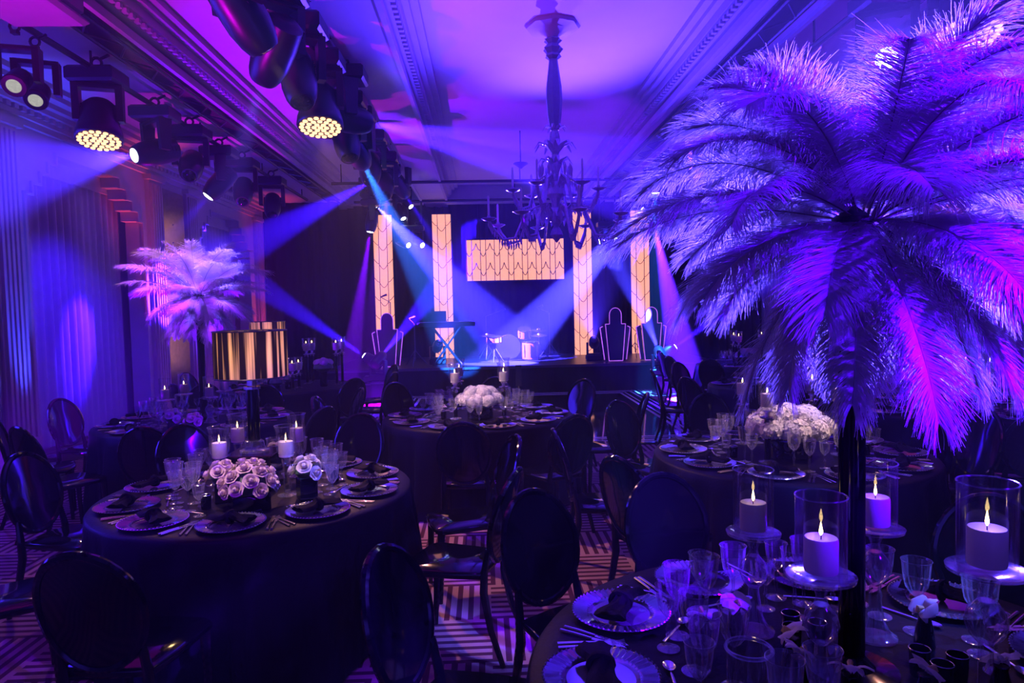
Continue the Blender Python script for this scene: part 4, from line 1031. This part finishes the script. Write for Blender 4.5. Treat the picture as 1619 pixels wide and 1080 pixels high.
# ------------------------------------------------------------------ lamps with string shades
def lamp(p, z0, sw, sh, hp_, label, box_label=None):
    OCC.append((p[0], p[1], .19 if box_label else .09))
    if box_label:
        e = thing('riser_box', box_label, 'box', (p[0], p[1], TZ + .007)); hb = z0 - TZ - .012
        link('box_body', MB().box((0, 0, hb / 2), (.26, .26, hb), b=.01).mesh('box_body', 'lacquer'), e)
        link('box_lid', MB().box((0, 0, hb + .0), (.275, .275, .02), b=.005).mesh('box_lid', 'lacquer'), e)
    e = thing('table_lamp', label, 'lamp', (p[0], p[1], z0 + .006))
    link('glass_base', MB().lathe([(.085, 0), (.085, .012), (.06, .02), (.055, .06), (.04, .07)], 24).mesh('glass_base', 'crystal'), e)
    link('column', MB().lathe([(.034, .065), (.036, .08), (.036, hp_ - .07), (.034, hp_ - .06)], 20).mesh('column', 'lacquer'), e)
    link('neck', MB().lathe([(.05, hp_ - .06), (.05, hp_ - .045), (.03, hp_ - .04), (.03, hp_ - .01), (.045, hp_)], 20, rib=.06).mesh('neck', 'silver'), e)
    z = hp_ + .01
    link('lamp_shade', MB().lathe([(sw / 2, z), (sw / 2, z + sh)], 64, capb=False, capt=False).mesh('lamp_shade', 'shade'), e)
    for zz in (z, z + sh): link('shade_ring', MB().tube([(sw / 2 * math.cos(a), sw / 2 * math.sin(a), zz) for a in [2 * PI * i / 48 for i in range(48)]], .004, 5, closed=True).mesh('shade_ring', 'blackmetal'), e)
    link('bulb', MB().lathe([(.012, z), (.028, z + .05), (.030, z + .08), (.015, z + .11), (.001, z + .115)], 14).mesh('bulb', 'drumhead'), e)
    ld = bpy.data.lights.new('lamp_bulb_light', 'POINT'); ld.energy = 3.5; ld.color = (1, .62, .25); ld.shadow_soft_size = .035
    lo = bpy.data.objects.new('lamp_bulb_light', ld); COL.objects.link(lo); lo.location = (p[0], p[1], z0 + z + sh * .55)
lp_ = at(403, 715, 4.05)
lamp((lp_.x, 4.05), lp_.z, .41, .27, .43, 'table lamp with black and gold string drum shade', 'black lacquer box raising the gold-shaded lamp')
lp2 = at(440, 560, 9.4)
lamp((lp2.x - .10, 9.3), TZ + .006, .46, .34, .56, 'second gold string-shaded lamp half hidden behind the first')

# ------------------------------------------------------------------ flowers
def floret_head(name, m, r, nf, seed, fs=.018, squash=.85):
    rnd = random.Random(seed); V = []; Fs = []
    for i in range(nf):
        z = 1 - 2 * (i + .5) / nf
        if z < -.45: continue
        a = i * 2.39996; rr = math.sqrt(1 - z * z); nrm = Vector((rr * math.cos(a), rr * math.sin(a), z))
        c = Vector((nrm.x, nrm.y, nrm.z * squash)) * r * rnd.uniform(.92, 1.06); q = nrm.to_track_quat('Z', 'Y').to_matrix(); sp = rnd.uniform(0, PI)
        for k in range(4):
            b = sp + k * PI / 2; o = len(V); s = fs * rnd.uniform(.8, 1.2); t = Vector((math.cos(b), math.sin(b), 0)); u = Vector((-math.sin(b), math.cos(b), 0))
            V += [tuple(c + q @ p_) for p_ in (Vector((0, 0, 0)), t * s * .6 + u * s * .55 + Vector((0, 0, s * .25)), t * s * 1.15 + Vector((0, 0, s * rnd.uniform(0, .5))), t * s * .6 - u * s * .55 + Vector((0, 0, s * .25)))]
            Fs.append((o, o + 3, o + 2, o + 1))
    return MB().add(V, Fs).mesh(name, m, 180)
HH = [floret_head('hydrangea_head', 'hydrangea', .085, 170, s, .020) for s in (1, 2, 3)]
def bouquet(c, wd, ht, n, label, vlabel, vz, meshes=None, vr=.10, core='leaf'):
    """dome of hydrangea heads standing in a black bowl"""
    meshes = meshes or HH; rnd = random.Random(n); OCC.append((c[0], c[1], wd * .57))
    vb = c[2]; hv = vz
    ve = thing('flower_vase', vlabel, 'vase', (c[0], c[1], vb))
    link('vessel', MB().lathe([(vr * .8, 0), (vr, .01), (vr, hv), (vr * .93, hv), (vr * .9, hv - .02)], 28).mesh('vessel', 'darkglass'), ve)
    link('vase_lip', MB().tube([(vr * .97 * math.cos(a), vr * .97 * math.sin(a), hv) for a in [2 * PI * i / 28 for i in range(28)]], .004, 5, closed=True).mesh('vase_lip', 'silver'), ve)
    e = thing('hydrangea_bouquet', label, 'flowers', (c[0], c[1], vb + hv + .002)); sc_ = wd / .50
    link('foliage', MB().lathe([(.08 * sc_, .0), (wd * .40, ht * .25), (wd * .36, ht * .55), (wd * .2, ht * .8), (.01, ht * .88)], 16).mesh('foliage', 'leaf'), e)
    ring = [(0, 0, ht - .085 * sc_)] + [(wd * .22 * math.cos(a), wd * .22 * math.sin(a), ht * .62) for a in [2 * PI * i / 5 for i in range(5)]] + [(wd * .36 * math.cos(a), wd * .36 * math.sin(a), ht * .34) for a in [2 * PI * i / 9 + .3 for i in range(9)]]
    for i, p_ in enumerate(ring[:n]):
        link('hydrangea_head', meshes[i % len(meshes)], e, Matrix.Translation(p_) @ Matrix.Rotation(rnd.uniform(0, 6), 4, 'Z') @ Matrix.Rotation(rnd.uniform(-.3, .3), 4, 'X') @ Matrix.Diagonal((sc_, sc_, sc_ * .95, 1)))
b4 = at(1248, 700, 4.38); bouquet((b4.x, 4.38, TZ + .007), .52, .23, 15, 'wide dome of cream-pink hydrangeas on the big hydrangea table', 'dark low bowl under the wide hydrangea dome', .12, vr=.14)
b3 = at(759, 640, 6.30); bouquet((b3.x, 6.30, TZ + .007), .42, .21, 15, 'white hydrangea dome on the table before the stage', 'dark round bowl under the white hydrangea dome', .11, vr=.12)
b6 = at(511, 575, 9.5); bouquet((b6.x, 9.5, TZ + .007), .34, .20, 6, 'raised ball of white hydrangeas at the far lamp table', 'tall dark vase under the raised white hydrangeas', max(.1, b6.z - TZ - .12), vr=.05)
PH = [floret_head('hydrangea_head', 'hydrangea_pink', .085, 150, 11, .018)]
b6p = at(437, 604, 9.0); bouquet((b6p.x, 9.0, TZ + .007), .22, .14, 4, 'pink flower ball beside the lamp at the far lamp table', 'dark small vase under the pink flower ball', max(.08, b6p.z - TZ - .06), PH, .05)
b6c = at(455, 597, 9.3); bouquet((b6c.x, 9.3, TZ + .007), .16, .11, 3, 'small cream flower ball behind the pink one', 'dark small vase under the cream flower ball', max(.08, b6c.z - TZ - .06), None, .04)
b7 = at(1184, 560, 11.0); bouquet((b7.x, 11.0, TZ + .007), .42, .20, 10, 'white flower dome at the far table right of the stage', 'dark bowl under the far white flower dome', max(.08, b7.z - TZ - .1), vr=.10)
b9 = at(1294, 577, 8.2); bouquet((b9.x, 8.2, TZ + .007), .22, .14, 4, 'small white flower ball seen below the big feathers', 'tall dark vase under the small white flower ball', max(.08, b9.z - TZ - .08), vr=.04)

def rose_mesh(m, seed):
    rnd = random.Random(seed); mb = MB()
    for layer, (r, h, n, tilt) in enumerate(((.014, .042, 3, .0), (.019, .040, 4, .10), (.026, .035, 5, .35), (.033, .026, 6, .65))):
        if layer == 0: mb.lathe([(.003, .0), (.013, .012), (.016, .026), (.011, .038), (.003, .043)], 9, rib=.15)
        for i in range(n):
            a = 2 * PI * i / n + layer * .6 + rnd.uniform(-.15, .15); V = []; Fs = []
            wd = 2 * PI / n * .75
            for j in range(4):
                t = j / 3; rr = r * (.35 + .65 * t ** .6) + math.sin(tilt) * t * .016
                zz = h * t * math.cos(tilt * .8) - (.006 if j == 3 and layer > 1 else 0)
                for q in range(5):
                    b = a + wd * (q / 2 - 1) * (.75 + .25 * math.sin(PI * t)); V.append(((rr + .004 * abs(q - 2) / 2 * (j == 3)) * math.cos(b), (rr) * math.sin(b), zz - .006 * (abs(q - 2) == 2) * (j == 3)))
            for j in range(3):
                for q in range(4): k = j * 5 + q; Fs.append((k, k + 1, k + 6, k + 5))
            mb.add(V, Fs)
    return mb.mesh('rose', m, 180)
ROSE = [rose_mesh('rose', 1), rose_mesh('rose', 2)]; WROSE = [rose_mesh('rosewhite', 3), rose_mesh('rosewhite', 4)]
def rose_bowl(px, py, Y, wd, ht, n, ms, label, vlabel, seed, cube=True):
    p = at(px, py, Y); zt = p.z; vh = max(.06, zt - ht * .5 - TZ - .007); rnd = random.Random(seed); OCC.append((p.x, Y, wd * .56))
    ve = thing('flower_vase', vlabel, 'vase', (p.x, Y, TZ + .007), .5)
    link('vessel', MB().box((0, 0, vh / 2), (wd * .62, wd * .62, vh), b=.006).mesh('vessel', 'darkglass'), ve)
    link('vase_lip', MB().box((0, 0, vh + .002), (wd * .6, wd * .6, .004)).mesh('vase_lip', 'leaf'), ve)
    e = thing('rose_bouquet', label, 'flowers', (p.x, Y, TZ + .007 + vh + .004))
    link('foliage', MB().lathe([(wd * .3, .0), (wd * .42, ht * .25), (wd * .3, ht * .6), (.01, ht * .8)], 14).mesh('foliage', 'leaf'), e)
    for i in range(n):
        z = 1 - 1.15 * (i + .5) / n; a = i * 2.39996; rr = math.sqrt(max(0, 1 - z * z)); nrm = Vector((rr * math.cos(a), rr * math.sin(a), max(z, .05) + .15)).normalized()
        link('rose', ms[i % 2], e, Matrix.Translation((rr * math.cos(a) * wd * .40, rr * math.sin(a) * wd * .40, max(0.02, z * ht * .72 + .015))) @ nrm.to_track_quat('Z', 'Y').to_matrix().to_4x4() @ Matrix.Diagonal((.95, .95, .95, 1)))
rose_bowl(392, 752, 3.60, .30, .17, 22, ROSE, 'dense dome of pale pink roses at the front of the rose table', 'dark cube vase under the pink roses', 5)
rose_bowl(484, 740, 3.75, .15, .10, 7, WROSE, 'small bunch of white roses right of the pink roses', 'dark cube vase under the small white roses', 6)
rose_bowl(438, 716, 4.28, .14, .11, 7, WROSE, 'white roses beside the lamp column', 'dark cube vase under the white roses by the lamp', 7)
rose_bowl(350, 748, 3.75, .14, .10, 7, ROSE, 'small pink rose bunch left of the rose dome', 'dark cube vase under the small pink roses', 8)
rose_bowl(272, 662, 6.3, .14, .10, 6, WROSE, 'white blossoms below the small feathers', 'dark cube vase under the white blossoms', 9)
rose_bowl(306, 673, 6.1, .12, .08, 6, ROSE, 'pink blossoms below the small feathers', 'dark cube vase under the pink blossoms', 10)

# orchids in black bud vases and black votives on the nearest table
def orchid_spec():
    def petal(a, L, W, tilt):
        V = []; Fs = []; n = 5
        for i in range(n + 1):
            t = i / n; wd = W * math.sin(PI * min(.98, .12 + t * .88)) ** .7; r = L * t; z = .010 * math.sin(t * PI) + tilt * t * t
            for s in (-1, 0, 1): V.append((r * math.cos(a) - s * wd * math.sin(a), r * math.sin(a) + s * wd * math.cos(a), z - .004 * abs(s)))
        for i in range(n):
            for s in (0, 1): k = i * 3 + s; Fs.append((k, k + 1, k + 4, k + 3))
        return MB().add(V, Fs).mesh('petal', 'orchid', 180)
    S = [('petal', petal(a, L, W, t)) for a, L, W, t in ((0, .042, .026, .006), (PI, .042, .026, .006), (PI / 2, .036, .014, -.004), (PI * 1.25, .035, .012, -.006), (PI * 1.75, .035, .012, -.006))]
    S.append(('lip', MB().tube([(0, 0, .004), (0, -.010, .014), (0, -.016, .010), (0, -.014, .002)], [.003, .006, .005, .002], 6).mesh('lip', 'orchidlip')))
    return S
ORC = orchid_spec()
BUD = [('body', MB().lathe([(.026, 0), (.029, .01), (.024, .06), (.015, .095), (.017, .105)], 16).mesh('body', 'darkglass')), ('lip', MB().tube([(.017 * math.cos(a), .017 * math.sin(a), .105) for a in [2 * PI * i / 16 for i in range(16)]], .0018, 4, closed=True).mesh('lip', 'darkglass'))]
for i, (px, py, lb) in enumerate(((1112, 975, 'white orchid bloom left of the leftmost tall candle'), (1162, 955, 'white orchid petals beside the leftmost candle foot'), (1252, 1003, 'white orchid bloom among the black votives'),
                                  (1262, 1033, 'white orchid bloom below the upper one left of the pole'), (1345, 1062, 'white orchid with yellow lip at the bottom edge'), (1462, 965, 'white orchid on a bud vase right of the feather pole'),
                                  (1464, 1062, 'violet-lit orchid bloom among the right votives'), (1583, 1048, 'large violet-lit orchid at the right edge'))):
    p = atz(px, py, TZ + .12)
    OCC.append((p.x, p.y, .05)); inst(BUD, 'bud_vase', 'black bud vase holding the ' + lb, 'vase', (p.x, p.y, TZ + .007), 0, 'black bud vases')
    inst(ORC, 'orchid_bloom', lb, 'flower', (0, 0, 0), T=Matrix.Translation((p.x, p.y, TZ + .125)) @ Matrix.Rotation(random.uniform(0, 6), 4, 'Z') @ Matrix.Rotation(random.uniform(.3, .9), 4, 'X') @ Matrix.Diagonal((1.25, 1.25, 1.25, 1)), group='orchid blooms')
VOT = [('cup', MB().lathe([(.022, 0), (.024, .004), (.027, .075), (.0255, .075), (.022, .008)], 20).mesh('cup', 'darkglass')), ('silver_rim', MB().tube([(.0263 * math.cos(a), .0263 * math.sin(a), .075) for a in [2 * PI * i / 24 for i in range(24)]], .0014, 4, closed=True).mesh('silver_rim', 'silver'))]
for i, (px, py, lb) in enumerate(((1250, 970, 'upper left'), (1252, 990, 'lower left'), (1292, 984, 'right'), (1454, 1026, 'left'), (1514, 1036, 'right'), (1490, 1050, 'front'))):
    p = atz(px, py, TZ + .08)
    OCC.append((p.x, p.y, .03)); inst(VOT, 'votive_cup', 'black votive cup with silver rim, %s of the trio %s the pole' % (lb, 'left of' if i < 3 else 'right of'), 'cup', (p.x, p.y, TZ + .007), 0, 'black votive cups')
# black votives on the other tables
for k, pts in {1: ((-.16, -.36), (.26, -.34), (.40, .16), (-.42, .05)), 3: ((.22, -.1), (.30, -.22), (-.32, -.2)), 4: ((-.42, -.1), (.45, -.15), (.36, .35))}.items():
    for i, (dx, dy) in enumerate(pts):
        c = TB[k]['c']
        if not free((c[0] + dx, c[1] + dy), .03): continue
        OCC.append((c[0] + dx, c[1] + dy, .03)); inst(VOT, 'votive_cup', "black votive cup at %s o'clock near the flowers of %s" % (clock(dx, dy), TB[k]['n']), 'cup', (c[0] + dx, c[1] + dy, TZ + .007), 0, 'black votive cups')
# table number stands
p = at(820, 600, 6.8); OCC.append((p.x, 6.8, .05))
e = thing('table_number_stand', 'tall black table number card on a silver stem before the stage', 'sign', (p.x, 6.8, TZ + .007))
link('foot', MB().lathe([(.04, 0), (.04, .006), (.008, .012)], 16).mesh('foot', 'silver'), e)
link('rod', MB().tube([(0, 0, .01), (0, 0, .24)], .007, 6).mesh('rod', 'silver'), e)
link('card', MB().box((0, 0, .345), (.058, .012, .21), b=.002).mesh('card', 'print'), e)
p = at(1272, 652, 4.75)
e = thing('card_holder', 'small silver card holder frame behind the hydrangea dome', 'card holder', (p.x, 4.75, TZ + .007)); ph_ = p.z - TZ
link('rod', MB().tube([(0, 0, .005), (0, 0, ph_ - .03)], .009, 6).mesh('rod', 'silver'), e)
link('foot', MB().lathe([(.04, 0), (.04, .006), (.008, .012)], 16).mesh('foot', 'silver'), e)
link('frame', MB().tube([(-.03, 0, ph_ - .03), (.03, 0, ph_ - .03), (.03, 0, ph_), (-.03, 0, ph_)], .004, 5, closed=True).mesh('frame', 'silver'), e)

# ================================================================== ostrich feather centrepieces
def feather_mesh(e0, L, droop, W, nb, seed, segs=6, bw=.0026):
    rnd = np.random.RandomState(seed); n = 40
    s = np.linspace(0, 1, n); ang = e0 - droop * s ** 1.7
    ds = L / (n - 1); px = np.concatenate([[0], np.cumsum(np.cos(ang[:-1]) * ds)]); pz = np.concatenate([[0], np.cumsum(np.sin(ang[:-1]) * ds)])
    sway = .03 * L * np.sin(s * 2.5 + rnd.uniform(0, 6)) * s
    P = np.stack([px, sway, pz], 1); Tn = np.gradient(P, axis=0); Tn /= np.linalg.norm(Tn, axis=1)[:, None]
    V = []; Fs = []; vc = 0
    for side in (-1, 1):
        for i in range(nb):
            t = .10 + .90 * (i + rnd.uniform(0, 1)) / nb; t = min(t, 1.0); k = min(int(t * (n - 1)), n - 2); f = t * (n - 1) - k
            p = P[k] * (1 - f) + P[k + 1] * f; tg = Tn[k]; up = np.cross(tg, [0, 1, 0]); up /= np.linalg.norm(up)
            if up[2] < 0 and abs(tg[2]) < .98: up = -up
            sd = np.array([0, side, 0.0])
            prof = min(1, (t - .06) / .30) ** .8 * (1.0 if t < .80 else max(.55, 1 - (t - .80) * 1.8))
            bl = W * prof * rnd.uniform(.75, 1.12)
            fw = .55 + 1.5 * max(0, t - .8) / .2 + rnd.uniform(-.15, .15)
            d = tg * fw + sd * 1.0 + up * rnd.uniform(.0, .35); d /= np.linalg.norm(d)
            st = bl / segs; q = p.copy(); wv_ = tg - d * np.dot(tg, d); wv_ /= (np.linalg.norm(wv_) + 1e-6)
            curl = rnd.uniform(.10, .30); g = np.array([0, 0, -1.0]); jit = rnd.normal(0, .06, 3)
            for j in range(segs + 1):
                wd = bw * (1 - .75 * j / segs)
                V.append(q - wv_ * wd / 2); V.append(q + wv_ * wd / 2)
                if j < segs: Fs.append((vc, vc + 1, vc + 3, vc + 2))
                vc += 2
                d = d + g * curl * (j + 1) / segs + tg * .05 + jit * .5; d /= np.linalg.norm(d); q = q + d * st
    me = bpy.data.meshes.new('feather'); me.from_pydata([tuple(v) for v in V], [], Fs); me.materials.append(M['feather']); me.shade_smooth()
    qm = MB().tube([tuple(p) for p in P[::3]], [.0028 * (1 - .8 * i / len(P[::3])) for i in range(len(P[::3]))], 5).mesh('quill', 'quill')
    return me, qm
def feather_set(scale, nb, bw, seed, crown=1.0):
    tiers = []
    for (e0, L, dr, n, W) in ((1.38, .52, 1.1, 5, .14), (1.06, .58, 1.35, 9, .145), (.74, .64, 1.35, 10, .15), (.38, .68, 1.05, 11, .15), (-.12, .52, 1.0, 10, .145), (-.85, .54, .5, 10, .13)):
        ms = [feather_mesh(e0 + random.uniform(-.08, .08), L * scale * (crown if e0 > .6 else 1) * random.uniform(.95, 1.06), dr * (1 if crown == 1 else .75) * random.uniform(.85, 1.15), W * scale, nb, seed + len(tiers) * 10 + q, bw=bw) for q in range(3)]
        tiers.append((ms, n))
    return tiers
def feather_piece(c, zt, zb, tiers, label, seed, pole_r=.034, ph0=0.0, hx=0.0):
    rnd = random.Random(seed)
    OCC.append((c[0], c[1], .12)); e = thing('feather_centrepiece', label, 'feather centrepiece', (c[0], c[1], zb))
    link('pole_base', MB().lathe([(.12, 0), (.12, .012), (.06, .02), (pole_r, .05)], 28).mesh('pole_base', 'lacquer'), e)
    link('pole', MB().lathe([(pole_r, .04), (pole_r, zt - zb - .10), (pole_r * 1.3, zt - zb - .06), (pole_r * 1.3, zt - zb - .02)], 24).mesh('pole', 'lacquer'), e)
    link('feather_socket', MB().lathe([(pole_r * 1.2, zt - zb - .05), (.055, zt - zb), (.05, zt - zb + .03), (.01, zt - zb + .06)], 16).mesh('feather_socket', 'blackmetal'), e)
    for ti, (ms, n) in enumerate(tiers):
        for i in range(n):
            me, qm = ms[(i * 2 + ti) % 3]; a = 2 * PI * (i + .5 * (ti % 2) + rnd.uniform(-.2, .2)) / n + ph0 + ti * .37
            T = Matrix.Translation((hx + .03 * math.cos(a), .03 * math.sin(a), zt - zb + .02)) @ Matrix.Rotation(a, 4, 'Z') @ Matrix.Rotation(rnd.uniform(-.25, .25), 4, 'X')
            o = link('feather', me, e, T); link('quill', qm, o)
F5 = feather_set(1.0, 420, .0030, 100)
feather_piece((.99, 1.80), 1.97, TZ + .007, F5, 'huge ostrich feather centrepiece on a black pole, nearest the camera', 3, hx=.035)
F2 = feather_set(.95, 150, .0060, 300, 1.2)
feather_piece((-2.80, 6.85), 1.95, TZ + .007, F2, 'smaller-looking ostrich feather centrepiece by the left curtains', 9)

# ================================================================== lay the tables
DECOR = list(OCC)
place_settings(1, 10, -PI / 2 + .12)
place_settings(3, 10, -PI / 2 + .25)
place_settings(4, 10, -PI / 2 + .10)
place_settings(5, 10, PI / 2 + .30, skip=(4, 5, 6))
place_settings(2, 9, -PI / 2 + .2, near=False)
place_settings(6, 8, -PI / 2 + .3, near=False)
place_settings(8, 8, -PI / 2 + .2, near=False)
place_settings(7, 6, -PI / 2 + .3, near=False)
place_settings(9, 6, -PI / 2 + .3, near=False)
